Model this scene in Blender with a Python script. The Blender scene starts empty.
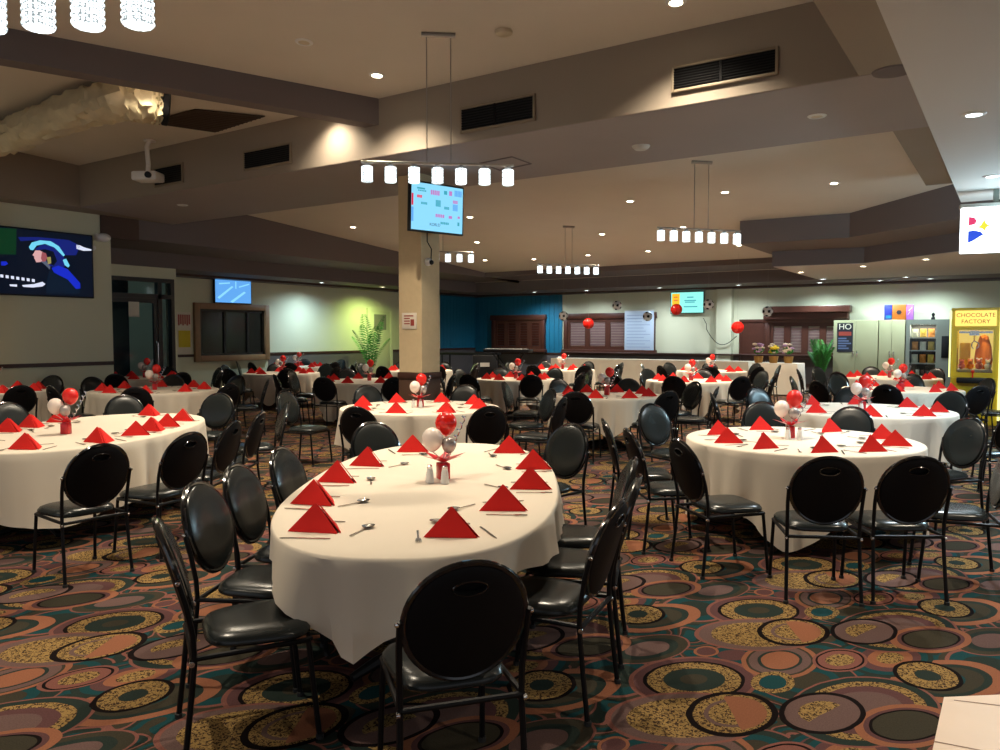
import bpy, bmesh, math, random
from mathutils import Vector, Matrix

random.seed(7)
PI = math.pi
SC = bpy.context.scene
COL = SC.collection

# ------------------------------------------------------------------ camera
F_PX = 780.0
CAM_Z = 1.63
YAW = math.radians(33.5)
PITCH = math.radians(2.94)
cd = bpy.data.cameras.new('camera')
cam = bpy.data.objects.new('camera', cd)
COL.objects.link(cam)
cd.sensor_width = 36.0
cd.lens = F_PX / 1000.0 * 36.0
cd.clip_start = 0.05
cd.clip_end = 200
cam.location = (0, 0, CAM_Z)
cam.rotation_euler = (PI / 2 - PITCH, 0, YAW)
SC.camera = cam
RM = Matrix.Rotation(YAW, 3, 'Z') @ Matrix.Rotation(PI / 2 - PITCH, 3, 'X')
EYE = Vector((0, 0, CAM_Z))
CY, SY = math.cos(YAW), math.sin(YAW)


def ray(x, y):
    return RM @ Vector(((x - 500) / F_PX, (375 - y) / F_PX, -1))


def at_z(x, y, z):
    d = ray(x, y)
    return EYE + d * ((z - CAM_Z) / d.z)


def at_x(x, y, X):
    d = ray(x, y)
    return EYE + d * (X / d.x)


def at_y(x, y, Y):
    d = ray(x, y)
    return EYE + d * (Y / d.y)


def at_d(x, y, dist):
    """point on the ray whose horizontal forward distance is dist"""
    d = ray(x, y)
    fwd = Vector((-SY, CY, 0))
    return EYE + d * (dist / d.dot(fwd))


SL0, SLK, SLY = 4.625, -0.071, 7.54


def zs(Y):
    return SL0 + SLK * (Y - SLY)


def at_s(x, y):
    d = ray(x, y)
    t = (SL0 - SLK * SLY - CAM_Z) / (d.z - SLK * d.y)
    return EYE + d * t


def c2r(X, d):
    """camera-aligned plan (right, forward) to room plan"""
    return (CY * X - SY * d, SY * X + CY * d)


# ------------------------------------------------------------------ materials
def mat(name, col, rough=0.5, metal=0.0, spec=0.5, noise=0.0, nscale=20.0, bump=0.0, coat=0.0, trans=0.0, sheen=0.0):
    m = bpy.data.materials.new(name)
    m.use_nodes = True
    nt = m.node_tree
    b = nt.nodes['Principled BSDF']
    b.inputs['Base Color'].default_value = (*col, 1)
    b.inputs['Roughness'].default_value = rough
    b.inputs['Metallic'].default_value = metal
    b.inputs['Specular IOR Level'].default_value = spec
    b.inputs['Coat Weight'].default_value = coat
    b.inputs['Transmission Weight'].default_value = trans
    b.inputs['Sheen Weight'].default_value = sheen
    if noise or bump:
        tc = nt.nodes.new('ShaderNodeTexCoord')
        nz = nt.nodes.new('ShaderNodeTexNoise')
        nz.inputs['Scale'].default_value = nscale
        nz.inputs['Detail'].default_value = 4
        nt.links.new(tc.outputs['Object'], nz.inputs['Vector'])
        if noise:
            mx = nt.nodes.new('ShaderNodeMix')
            mx.data_type = 'RGBA'
            mx.inputs[6].default_value = (*[c * (1 - noise) for c in col], 1)
            mx.inputs[7].default_value = (*[min(1, c * (1 + noise)) for c in col], 1)
            nt.links.new(nz.outputs['Fac'], mx.inputs[0])
            nt.links.new(mx.outputs[2], b.inputs['Base Color'])
        if bump:
            bp = nt.nodes.new('ShaderNodeBump')
            bp.inputs['Strength'].default_value = bump
            bp.inputs['Distance'].default_value = 0.01
            nt.links.new(nz.outputs['Fac'], bp.inputs['Height'])
            nt.links.new(bp.outputs['Normal'], b.inputs['Normal'])
    return m


def emit(name, col, s):
    m = bpy.data.materials.new(name)
    m.use_nodes = True
    nt = m.node_tree
    b = nt.nodes['Principled BSDF']
    b.inputs['Base Color'].default_value = (.01, .01, .01, 1)
    b.inputs['Specular IOR Level'].default_value = .15
    b.inputs['Emission Color'].default_value = (*col, 1)
    b.inputs['Emission Strength'].default_value = s
    return m


def srgb(r, g, b):
    def f(c):
        c /= 255
        return c / 12.92 if c <= .04045 else ((c + .055) / 1.055) ** 2.4
    return (f(r), f(g), f(b))


M = {}
M['ceil'] = mat('ceiling_paint', srgb(206, 197, 183), .85, noise=.05, nscale=1.2)
M['taupe'] = mat('taupe_paint', srgb(142, 130, 116), .8, noise=.05, nscale=1.0)
M['soffit'] = mat('soffit_paint', srgb(150, 140, 136), .7, noise=.08, nscale=.9)
M['dark_taupe'] = mat('dark_taupe_paint', srgb(106, 96, 94), .8, noise=.04, nscale=1.0)
M['white_soffit'] = mat('white_soffit_paint', srgb(200, 196, 190), .75)
M['cream'] = mat('cream_wall_paint', srgb(203, 203, 178), .8, noise=.04, nscale=.8)
M['grey_dado'] = mat('grey_wall_panel', srgb(92, 84, 84), .75, noise=.1, nscale=3)
M['dado'] = mat('dado_wood', srgb(62, 34, 26), .45, noise=.2, nscale=9)
M['wood'] = mat('dark_stained_wood', srgb(74, 38, 28), .4, noise=.25, nscale=7)
M['slat'] = mat('shutter_panel', srgb(138, 112, 110), .5, noise=.12, nscale=5)
M['woodframe'] = mat('walnut_frame', srgb(140, 106, 74), .45, noise=.18, nscale=8)
M['brown'] = mat('brown_block', srgb(72, 48, 34), .6, noise=.1, nscale=4)
M['pillar'] = mat('pillar_plaster', srgb(196, 176, 140), .85, noise=.08, nscale=14, bump=.15)
M['black'] = mat('black_plastic', (.008, .008, .009), .42, spec=.3)
M['blackm'] = mat('black_matte', (.006, .006, .007), .8, spec=.2)
M['gloss'] = mat('black_gloss_frame', (.006, .006, .007), .14, spec=.6, coat=.4)
M['tube'] = mat('black_powder_tube', (.004, .004, .005), .42, spec=.2)
M['chrome'] = mat('chrome', (.75, .75, .76), .16, metal=1)
M['steel'] = mat('cutlery_steel', (.45, .43, .4), .22, metal=1)
M['vinyl'] = mat('charcoal_vinyl', (.013, .016, .016), .27, spec=.42, noise=.12, nscale=3, bump=.05)
M['shell'] = mat('black_back_shell', (.005, .005, .006), .55, spec=.15)
M['rubber'] = mat('rubber', (.01, .01, .01), .7)
M['cloth'] = mat('tablecloth_linen', srgb(216, 205, 188), .9, spec=.15, noise=.03, nscale=2, bump=.03, sheen=.1)
M['red'] = mat('red_paper', srgb(212, 38, 34), .8, spec=.2, noise=.05, nscale=20)
M['redfoil'] = mat('red_foil', srgb(190, 14, 26), .3, spec=.6, noise=.1, nscale=30)
M['redballoon'] = mat('red_balloon', srgb(226, 34, 26), .22, spec=.6)
M['whiteballoon'] = mat('white_balloon', srgb(240, 224, 212), .25, spec=.6)
M['clearballoon'] = mat('silver_balloon', srgb(170, 160, 156), .2, metal=.5)
M['white'] = mat('white_plastic', srgb(225, 225, 222), .4)
M['offwhite'] = mat('offwhite_metal', srgb(190, 188, 180), .5)
M['ventblack'] = mat('vent_dark', (.006, .006, .006), .8)
M['ventframe'] = mat('vent_frame', srgb(132, 118, 98), .6)
M['ceilvent'] = mat('ceiling_vent_brown', srgb(58, 42, 30), .8)
M['foilduct'] = mat('duct_wrap', srgb(200, 186, 150), .45, noise=.25, nscale=6, bump=.6)
M['rod'] = mat('brushed_rod', (.35, .33, .3), .35, metal=.8)
M['lens'] = emit('downlight_lens', (1, .86, .6), 22)
M['lenscool'] = emit('downlight_lens_cool', (.8, .95, 1), 14)
M['lensoff'] = mat('downlight_lens_off', srgb(200, 188, 160), .4)
M['crystal'] = emit('crystal_shade_glow', (.86, .97, 1), 3.2)
_nt = M['crystal'].node_tree
_tc = _nt.nodes.new('ShaderNodeTexCoord')
_vo = _nt.nodes.new('ShaderNodeTexVoronoi')
_vo.inputs['Scale'].default_value = 62
_vo.inputs['Randomness'].default_value = .25
_mr = _nt.nodes.new('ShaderNodeMapRange')
_mr.inputs['From Min'].default_value = .15
_mr.inputs['From Max'].default_value = .62
_mr.inputs['To Min'].default_value = 5.0
_mr.inputs['To Max'].default_value = .35
_nt.links.new(_tc.outputs['Object'], _vo.inputs['Vector'])
_nt.links.new(_vo.outputs['Distance'], _mr.inputs['Value'])
_nt.links.new(_mr.outputs[0], _nt.nodes['Principled BSDF'].inputs['Emission Strength'])
M['crystaledge'] = mat('crystal_trim', (.7, .75, .78), .1, metal=.7)
M['scr_dark'] = emit('screen_navy', srgb(4, 12, 28), 1.0)
M['scr_blue'] = emit('screen_blue', srgb(20, 40, 190), 1.0)
M['scr_blue2'] = emit('screen_deep_blue', srgb(18, 30, 110), 1.0)
M['scr_cyan'] = emit('screen_cyan', srgb(110, 205, 235), 1.0)
M['scr_skin'] = emit('screen_skin', srgb(210, 160, 160), 1.0)
M['scr_jacket'] = emit('screen_jacket', srgb(6, 22, 40), 1.0)
M['scr_cheek'] = emit('screen_cheek', srgb(150, 78, 84), 1.0)
M['scr_neck'] = emit('screen_neck', srgb(84, 92, 110), 1.0)
M['scr_ear'] = emit('screen_ear', srgb(150, 140, 80), 1.0)
M['scr_green'] = emit('screen_green', srgb(8, 48, 26), 1.0)
M['scr_white'] = emit('screen_white', srgb(215, 220, 240), 1.0)
M['scr_sky'] = emit('screen_sky', srgb(140, 215, 250), 1.0)
M['scr_court'] = emit('screen_court', srgb(96, 165, 235), 1.0)
M['scr_mint'] = emit('screen_mint', srgb(150, 250, 235), 1.0)
M['scr_teal'] = emit('screen_teal_ink', srgb(60, 160, 180), 1.0)
M['scr_ink'] = emit('screen_dark_ink', srgb(30, 60, 110), 1.0)
M['scr_pink'] = emit('screen_pink_ink', srgb(190, 120, 190), 1.0)
M['scr_red'] = emit('screen_red', srgb(226, 40, 70), 1.0)
M['scr_yellow'] = emit('screen_yellow', srgb(255, 196, 40), 1.0)
M['sign_white'] = emit('sign_white', (.86, .95, 1), 4.5)
M['sign_red'] = emit('sign_red', srgb(226, 60, 110), 1.0)
M['sign_yellow'] = emit('sign_yellow', srgb(240, 232, 60), 1.0)
M['sign_blue'] = emit('sign_blue', srgb(40, 80, 220), 1.0)
M['teal'] = mat('teal_panel', srgb(8, 104, 136), .6, noise=.15, nscale=2)
M['board'] = mat('whiteboard', srgb(188, 204, 226), .35)
M['ink'] = mat('board_ink', srgb(150, 168, 204), .6)
M['doorblack'] = mat('door_black_frame', (.008, .009, .011), .35)
M['yellowposter'] = mat('yellow_poster', srgb(214, 190, 30), .6)
M['paper'] = mat('paper', srgb(214, 206, 190), .7)
M['cabinet'] = mat('sage_cabinet', srgb(148, 146, 114), .5, noise=.04, nscale=2)
M['vending'] = mat('vending_grey', srgb(104, 108, 100), .5)
M['vendlight'] = mat('vending_back', srgb(70, 66, 60), .6)
M['mustard'] = mat('snack_yellow', srgb(220, 180, 70), .5)
M['orange'] = mat('snack_orange', srgb(226, 140, 50), .5)
M['palebag'] = mat('snack_pale', srgb(222, 218, 196), .5)
M['brownbag'] = mat('snack_brown', srgb(120, 84, 70), .5)
M['clawyellow'] = mat('claw_yellow', srgb(206, 172, 24), .35, coat=.3)
M['clawglow'] = emit('claw_marquee_glow', srgb(255, 222, 110), 1.25)
M['marqueered'] = mat('marquee_red', srgb(176, 50, 20), .6)
M['clawtube'] = emit('claw_edge_tube', (.93, .95, .35), 1.6)
M['clawback'] = emit('claw_interior_light', (1, .64, .14), .95)
M['toyorange'] = mat('toy_orange', srgb(240, 130, 30), .7)
M['toypink'] = mat('toy_pink', srgb(214, 120, 110), .8)
M['toygold'] = mat('toy_gold', srgb(230, 180, 40), .5)
M['leaf'] = mat('palm_leaf', srgb(54, 138, 48), .5, noise=.3, nscale=6)
M['leafdark'] = mat('palm_leaf_dark', srgb(44, 96, 40), .5, noise=.3, nscale=6)
M['pot'] = mat('plant_pot', srgb(60, 54, 50), .6)
M['basket'] = mat('wicker_basket', srgb(150, 110, 50), .8, noise=.3, nscale=60, bump=.5)
M['lilac'] = mat('lilac_petals', srgb(190, 150, 190), .8)
M['petalyellow'] = mat('yellow_petals', srgb(232, 200, 40), .8)
M['petalcream'] = mat('cream_petals', srgb(232, 214, 190), .8)
M['boxblue'] = mat('box_blue', srgb(30, 40, 130), .5)
M['boxorange'] = mat('box_orange', srgb(170, 92, 24), .5)
M['boxpurple'] = mat('box_purple', srgb(150, 90, 170), .5)
M['posterblack'] = mat('poster_black', srgb(24, 26, 40), .5)
M['postergrey'] = mat('poster_slate', srgb(90, 104, 140), .5)
M['posterred'] = mat('poster_red', srgb(150, 60, 50), .5)
M['bluebag'] = mat('blue_shirt', srgb(50, 86, 150), .8)
M['keys'] = mat('piano_keys', srgb(235, 235, 235), .4)
M['tile'] = mat('floor_tile_beige', srgb(214, 190, 166), .35, noise=.06, nscale=5)
M['grout'] = mat('floor_grout', srgb(120, 92, 76), .8)


def glass_mat():
    m = bpy.data.materials.new('dark_glass')
    m.use_nodes = True
    b = m.node_tree.nodes['Principled BSDF']
    b.inputs['Base Color'].default_value = (.75, .82, .85, 1)
    b.inputs['Roughness'].default_value = .04
    b.inputs['Transmission Weight'].default_value = 1.0
    b.inputs['IOR'].default_value = 1.35
    return m


M['glass'] = glass_mat()


def carpet_mat():
    """repeat of 1.49 x 1.11 m: overlapping ringed ovals laid over teal and brown"""
    m = bpy.data.materials.new('swirl_carpet')
    m.use_nodes = True
    nt = m.node_tree
    N, L = nt.nodes, nt.links
    bs = N['Principled BSDF']
    bs.inputs['Roughness'].default_value = 1.0
    bs.inputs['Specular IOR Level'].default_value = .05
    tc = N.new('ShaderNodeTexCoord')
    W, H = 1.49, 1.11

    def vm(op, a, b=None, c=None):
        n = N.new('ShaderNodeVectorMath')
        n.operation = op
        for i, v in enumerate((a, b, c)):
            if v is None:
                continue
            if isinstance(v, tuple):
                n.inputs[i].default_value = v
            else:
                L.new(v, n.inputs[i])
        return n

    def math_(op, a, b=None):
        n = N.new('ShaderNodeMath')
        n.operation = op
        for i, v in enumerate((a, b)):
            if v is None:
                continue
            if isinstance(v, (int, float)):
                n.inputs[i].default_value = v
            else:
                L.new(v, n.inputs[i])
        return n.outputs[0]

    def mix(f, a, b):
        n = N.new('ShaderNodeMix')
        n.data_type = 'RGBA'
        if isinstance(f, (int, float)):
            n.inputs[0].default_value = f
        else:
            L.new(f, n.inputs[0])
        for i, v in ((6, a), (7, b)):
            if isinstance(v, tuple):
                n.inputs[i].default_value = (*v, 1)
            else:
                L.new(v, n.inputs[i])
        return n.outputs[2]

    C = dict(RUST=srgb(112, 66, 56), ORANGE=srgb(128, 76, 48), TEAL=srgb(18, 58, 62), DTEAL=srgb(36, 46, 42), TAUPE=srgb(92, 70, 66), OLIVE=srgb(54, 50, 40),
             GOLD=srgb(138, 108, 54), BLK=srgb(20, 14, 14), PLUM=srgb(82, 52, 52))
    # yarn wobble so that the outlines are not drawn with a compass
    nz = N.new('ShaderNodeTexNoise')
    nz.inputs['Scale'].default_value = 7
    L.new(tc.outputs['Object'], nz.inputs['Vector'])
    wob = vm('SCALE', vm('SUBTRACT', nz.outputs['Color'], (.5, .5, .5)).outputs[0])
    wob.inputs['Scale'].default_value = .018
    P = vm('MULTIPLY', vm('ADD', tc.outputs['Object'], wob.outputs[0]).outputs[0], (1, 1, 0)).outputs[0]
    # ground: teal and dark brown streaks with thin rust lines
    wv = N.new('ShaderNodeTexNoise')
    wv.inputs['Scale'].default_value = 3.2
    wv.inputs['Detail'].default_value = 1
    L.new(tc.outputs['Object'], wv.inputs['Vector'])
    st = math_('FRACT', math_('MULTIPLY', wv.outputs['Fac'], 8))
    col = mix(math_('GREATER_THAN', st, .14), C['RUST'], C['OLIVE'])
    col = mix(math_('GREATER_THAN', st, .40), col, C['TEAL'])
    col = mix(math_('GREATER_THAN', st, .72), col, C['DTEAL'])

    def oval(col, cx, cy, hw, hh, rings, half=None):
        px, py, a, b = 600 + cx / 2.5, 560 + cy / 2.5, hw / 2.5, hh / 2.5
        c = at_z(px, py, 0)
        l, r = at_z(px - a, py, 0), at_z(px + a, py, 0)
        f, n_ = at_z(px, py - b, 0), at_z(px, py + b, 0)
        u, v = (r - l) / 2, (f - n_) / 2
        det = u.x * v.y - u.y * v.x
        q = vm('WRAP', vm('SUBTRACT', P, (c.x, c.y, 0)).outputs[0], (W / 2, H / 2, 1), (-W / 2, -H / 2, -1)).outputs[0]
        d1 = vm('DOT_PRODUCT', q, (v.y / det, -v.x / det, 0)).outputs['Value']
        d2 = vm('DOT_PRODUCT', q, (-u.y / det, u.x / det, 0)).outputs['Value']
        cb = N.new('ShaderNodeCombineXYZ')
        L.new(d1, cb.inputs[0])
        L.new(d2, cb.inputs[1])
        ln = vm('LENGTH', cb.outputs[0]).outputs['Value']
        rp = N.new('ShaderNodeValToRGB')
        cr = rp.color_ramp
        cr.interpolation = 'CONSTANT'
        # rings: outer radius -> colour, written from the outside in
        rs = sorted(rings)
        cr.elements[0].position = 0
        cr.elements[0].color = (*C[rs[0][1]], 1)
        cr.elements[1].position = min(1, rs[-1][0])
        cr.elements[1].color = (0, 0, 0, 0)
        for k in range(1, len(rs)):
            e = cr.elements.new(rs[k - 1][0])
            e.color = (*C[rs[k][1]], 1)
        for e in cr.elements:
            if e.position >= rs[-1][0] - 1e-4:
                e.color = (0, 0, 0, 0)
        L.new(ln, rp.inputs[0])
        col = mix(rp.outputs['Alpha'], col, rp.outputs['Color'])
        if half:
            mk = math_('MULTIPLY', math_('GREATER_THAN', math_('ADD', d1, math_('MULTIPLY', d2, half[2])), half[1]), math_('LESS_THAN', ln, .74))
            col = mix(mk, col, C[half[0]])
        return col

    E = .97
    for args in (
        (380, 470, 125, 52, [(E, 'RUST'), (.9, 'DTEAL'), (.66, 'TEAL'), (.4, 'OLIVE')]),
        (40, 290, 125, 58, [(E, 'OLIVE'), (.86, 'RUST'), (.78, 'TEAL'), (.5, 'DTEAL')]),
        (960, 420, 130, 60, [(E, 'RUST'), (.92, 'OLIVE'), (.7, 'DTEAL'), (.5, 'TAUPE')]),
        (700, 310, 130, 52, [(E, 'OLIVE'), (.8, 'TEAL'), (.56, 'DTEAL')]),
        (520, 300, 130, 52, [(E, 'RUST'), (.93, 'DTEAL'), (.6, 'TEAL'), (.42, 'OLIVE')]),
        (120, 480, 120, 50, [(E, 'DTEAL'), (.8, 'RUST'), (.72, 'TEAL'), (.45, 'PLUM')]),
        (560, 470, 105, 50, [(E, 'DTEAL'), (.84, 'TEAL'), (.62, 'PLUM'), (.45, 'ORANGE')]),
        (870, 300, 150, 55, [(E, 'ORANGE'), (.74, 'DTEAL'), (.6, 'OLIVE'), (.3, 'TEAL')]),
        (725, 245, 112, 46, [(E, 'DTEAL'), (.86, 'TEAL'), (.7, 'PLUM'), (.5, 'ORANGE'), (.3, 'GOLD')]),
        (660, 372, 200, 90, [(E, 'RUST'), (.93, 'DTEAL'), (.80, 'GOLD'), (.66, 'PLUM'), (.5, 'TAUPE')]),
        (765, 412, 135, 56, [(E, 'ORANGE'), (.80, 'PLUM'), (.7, 'BLK'), (.64, 'OLIVE')]),
        (235, 298, 168, 62, [(E, 'RUST'), (.90, 'PLUM'), (.76, 'BLK'), (.70, 'GOLD'), (.46, 'DTEAL'), (.2, 'OLIVE')]),
        (450, 250, 98, 46, [(E, 'ORANGE'), (.84, 'OLIVE'), (.78, 'TAUPE'), (.56, 'DTEAL'), (.48, 'ORANGE')]),
        (215, 392, 208, 68, [(E, 'RUST'), (.90, 'TAUPE'), (.72, 'GOLD')]),
        (330, 382, 118, 58, [(E, 'BLK'), (.83, 'GOLD'), (.6, 'TAUPE'), (.5, 'GOLD')], ('ORANGE', .0, .25)),
        (555, 380, 112, 54, [(E, 'BLK'), (.84, 'TAUPE'), (.52, 'GOLD')], ('TAUPE', .12, -.9)),
        (600, 250, 72, 30, [(E, 'RUST'), (.86, 'BLK'), (.78, 'RUST'), (.5, 'GOLD')]),
        (805, 295, 56, 23, [(E, 'BLK'), (.78, 'GOLD')]),
        (432, 305, 56, 28, [(E, 'GOLD'), (.62, 'TEAL')]),
        (265, 228, 32, 14, [(E, 'ORANGE'), (.75, 'PLUM')]),
        (95, 135, 70, 26, [(E, 'BLK'), (.84, 'GOLD'), (.35, 'DTEAL')]),
    ):
        col = oval(col, *args)
    # gold areas carry a dark scribble
    sp = N.new('ShaderNodeTexNoise')
    sp.inputs['Scale'].default_value = 70
    sp.inputs['Detail'].default_value = 2
    sp.inputs['Distortion'].default_value = 1.2
    L.new(tc.outputs['Object'], sp.inputs['Vector'])
    isg = math_('LESS_THAN', vm('DISTANCE', col, tuple(C['GOLD'])).outputs['Value'], .012)
    col = mix(math_('MULTIPLY', isg, math_('GREATER_THAN', sp.outputs['Fac'], .53)), col, srgb(58, 42, 30))
    fz = N.new('ShaderNodeTexNoise')
    fz.inputs['Scale'].default_value = 150
    L.new(tc.outputs['Object'], fz.inputs['Vector'])
    hsv = N.new('ShaderNodeHueSaturation')
    hsv.inputs['Saturation'].default_value = .9
    L.new(col, hsv.inputs['Color'])
    L.new(math_('ADD', math_('MULTIPLY', fz.outputs['Fac'], .7), .65), hsv.inputs['Value'])
    L.new(hsv.outputs[0], bs.inputs['Base Color'])
    bp = N.new('ShaderNodeBump')
    bp.inputs['Strength'].default_value = .3
    bp.inputs['Distance'].default_value = .004
    L.new(fz.outputs['Fac'], bp.inputs['Height'])
    L.new(bp.outputs['Normal'], bs.inputs['Normal'])
    return m


M['carpet'] = carpet_mat()


# ------------------------------------------------------------------ mesh builder
class MB:
    def __init__(s):
        s.v, s.f, s.mi = [], [], []
        s.cur = 0

    def add(s, vs, fs):
        b = len(s.v)
        s.v.extend([tuple(p) for p in vs])
        for f in fs:
            s.f.append([i + b for i in f])
            s.mi.append(s.cur)
        return s

    def box(s, x0, x1, y0, y1, z0, z1):
        vs = [(x, y, z) for z in (z0, z1) for y in (y0, y1) for x in (x0, x1)]
        return s.add(vs, [(0, 2, 3, 1), (4, 5, 7, 6), (0, 1, 5, 4), (2, 6, 7, 3), (0, 4, 6, 2), (1, 3, 7, 5)])

    def bbox(s, x0, x1, y0, y1, z0, z1, r=.01):
        """box with bevelled edges"""
        bm = bmesh.new()
        bmesh.ops.create_cube(bm, size=1)
        for v in bm.verts:
            v.co = Vector(((x0 + x1) / 2 + v.co.x * (x1 - x0), (y0 + y1) / 2 + v.co.y * (y1 - y0), (z0 + z1) / 2 + v.co.z * (z1 - z0)))
        bmesh.ops.bevel(bm, geom=bm.edges[:] , offset=r, segments=2, affect='EDGES', profile=.5)
        bm.verts.index_update()
        s.add([v.co for v in bm.verts], [[v.index for v in f.verts] for f in bm.faces])
        bm.free()
        return s

    def quad(s, a, b, c, d):
        return s.add([a, b, c, d], [(0, 1, 2, 3)])

    def slab(s, pts, n, t):
        """polygon of 3-D points thickened by t along -n"""
        n = Vector(n)
        k = len(pts)
        vs = [Vector(p) for p in pts] + [Vector(p) - n * t for p in pts]
        fs = [list(range(k)), list(range(2 * k - 1, k - 1, -1))]
        for i in range(k):
            j = (i + 1) % k
            fs.append((i, i + k, j + k, j))
        return s.add(vs, fs)

    def prism(s, pts, z0, z1):
        """plan polygon between heights; z may be callables of y"""
        k = len(pts)
        g = lambda z, p: z(p[1]) if callable(z) else z
        vs = [(p[0], p[1], g(z0, p)) for p in pts] + [(p[0], p[1], g(z1, p)) for p in pts]
        fs = [list(range(k - 1, -1, -1)), list(range(k, 2 * k))]
        for i in range(k):
            j = (i + 1) % k
            fs.append((i, j, j + k, i + k))
        return s.add(vs, fs)

    def lathe(s, prof, n=24, c=(0, 0, 0), ax=None, sx=1, sy=1, cap=True):
        """profile of (r, z) revolved about z"""
        vs, fs = [], []
        R = Vector((0, 0, 1)).rotation_difference(Vector(ax)).to_matrix() if ax is not None else None
        for r, z in prof:
            for i in range(n):
                a = 2 * PI * i / n
                p = Vector((r * math.cos(a) * sx, r * math.sin(a) * sy, z))
                if R is not None:
                    p = R @ p
                vs.append(p + Vector(c))
        m = len(prof)
        for j in range(m - 1):
            for i in range(n):
                k = (i + 1) % n
                fs.append((j * n + i, j * n + k, (j + 1) * n + k, (j + 1) * n + i))
        if cap and prof[0][0] > 1e-6:
            fs.append(list(range(n - 1, -1, -1)))
        if cap and prof[-1][0] > 1e-6:
            fs.append([(m - 1) * n + i for i in range(n)])
        return s.add(vs, fs)

    def cyl(s, a, b, r, n=12, r2=None):
        a, b = Vector(a), Vector(b)
        return s.lathe([(r, 0), (r if r2 is None else r2, (b - a).length)], n, a, (b - a).normalized())

    def tube(s, pts, r, n=8, closed=False, radii=None):
        pts = [Vector(p) for p in pts]
        k = len(pts)
        vs, fs = [], []
        up = None
        for i, p in enumerate(pts):
            if closed:
                t = (pts[(i + 1) % k] - pts[i - 1]).normalized()
            else:
                t = (pts[min(i + 1, k - 1)] - pts[max(i - 1, 0)]).normalized()
            if up is None:
                up = Vector((0, 0, 1)) if abs(t.z) < .9 else Vector((1, 0, 0))
            x = (up - t * up.dot(t)).normalized()
            up = x
            y = t.cross(x)
            rr = radii[i] if radii else r
            for j in range(n):
                a = 2 * PI * j / n
                vs.append(p + x * (rr * math.cos(a)) + y * (rr * math.sin(a)))
        m = k if closed else k - 1
        for i in range(m):
            for j in range(n):
                q = (j + 1) % n
                i2 = (i + 1) % k
                fs.append((i * n + j, i * n + q, i2 * n + q, i2 * n + j))
        if not closed:
            fs.append(list(range(n - 1, -1, -1)))
            fs.append([(k - 1) * n + j for j in range(n)])
        return s.add(vs, fs)

    def ball(s, c, r, n=16, m=10, sc=(1, 1, 1), neck=0.0):
        vs, fs = [], []
        for j in range(m + 1):
            t = PI * j / m
            for i in range(n):
                a = 2 * PI * i / n
                st, ct = math.sin(t), math.cos(t)
                k = 1.0 - neck * max(0, -ct) * .5
                vs.append((c[0] + r * sc[0] * st * math.cos(a) * k, c[1] + r * sc[1] * st * math.sin(a) * k, c[2] + r * sc[2] * ct * (1 + neck * max(0, -ct))))
        for j in range(m):
            for i in range(n):
                k = (i + 1) % n
                if j == 0:
                    fs.append((0, (j + 1) * n + i, (j + 1) * n + k))
                elif j == m - 1:
                    fs.append((j * n + i, (j + 1) * n + i, j * n + k))
                else:
                    fs.append((j * n + i, (j + 1) * n + i, (j + 1) * n + k, j * n + k))
        return s.add(vs, fs)

    def mesh(s, name, mats, smooth=True):
        me = bpy.data.meshes.new(name)
        me.from_pydata(s.v, [], s.f)
        bm = bmesh.new()
        bm.from_mesh(me)
        bmesh.ops.remove_doubles(bm, verts=bm.verts, dist=1e-6)
        loose = [v for v in bm.verts if not v.link_faces]
        if loose:
            bmesh.ops.delete(bm, geom=loose, context='VERTS')
        if len(set(s.mi)) <= 1:
            bmesh.ops.recalc_face_normals(bm, faces=bm.faces)
        bm.to_mesh(me)
        bm.free()
        if not isinstance(mats, (list, tuple)):
            mats = [mats]
        for m in mats:
            me.materials.append(m)
        if len(mats) > 1 and len(me.polygons) == len(s.mi):
            for p, i in zip(me.polygons, s.mi):
                p.material_index = i
        if smooth:
            for p in me.polygons:
                p.use_smooth = True
            me.set_sharp_from_angle(angle=math.radians(38))
        return me

    def build(s, name, mats, parent=None, loc=None, rz=None, smooth=True):
        o = bpy.data.objects.new(name, s.mesh(name, mats, smooth))
        COL.objects.link(o)
        if parent is not None:
            o.parent = parent
        if loc is not None:
            o.location = loc
        if rz is not None:
            o.rotation_euler = (0, 0, rz)
        return o


def tag(o, label, cat, group=None):
    o['label'] = label
    o['category'] = cat
    if group:
        o['group'] = group
    return o


def thing(name, label, cat, loc=(0, 0, 0), rz=0, group=None):
    o = bpy.data.objects.new(name, None)
    o.empty_display_size = .1
    COL.objects.link(o)
    o.location = loc
    o.rotation_euler = (0, 0, rz)
    return tag(o, label, cat, group)


def struct(name, mb, m, smooth=False, parent=None):
    o = mb.build(name, m, parent, smooth=smooth)
    if parent is None:
        o['kind'] = 'structure'
    return o


def dup(root, loc, rz, label, group=None):
    r = root.copy()
    COL.objects.link(r)
    r.location = loc
    r.rotation_euler = (0, 0, rz)
    r['label'] = label
    if group:
        r['group'] = group
    for ch in list(root.children):
        c = ch.copy()
        COL.objects.link(c)
        c.parent = r
        for g in list(ch.children):
            d = g.copy()
            COL.objects.link(d)
            d.parent = c
    return r


def text_mesh(s, size, m, name, parent, loc, rot, extrude=.002, align='CENTER'):
    cu = bpy.data.curves.new(name, 'FONT')
    cu.body = s
    cu.size = size
    cu.extrude = extrude
    cu.align_x = align
    cu.align_y = 'CENTER'
    t = bpy.data.objects.new(name + '_src', cu)
    COL.objects.link(t)
    bpy.context.view_layer.update()
    me = bpy.data.meshes.new_from_object(t.evaluated_get(bpy.context.evaluated_depsgraph_get()))
    bpy.data.objects.remove(t)
    bpy.data.curves.remove(cu)
    me.materials.clear()
    me.materials.append(m)
    o = bpy.data.objects.new(name, me)
    COL.objects.link(o)
    o.parent = parent
    o.location = loc
    o.rotation_euler = rot
    return o


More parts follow.
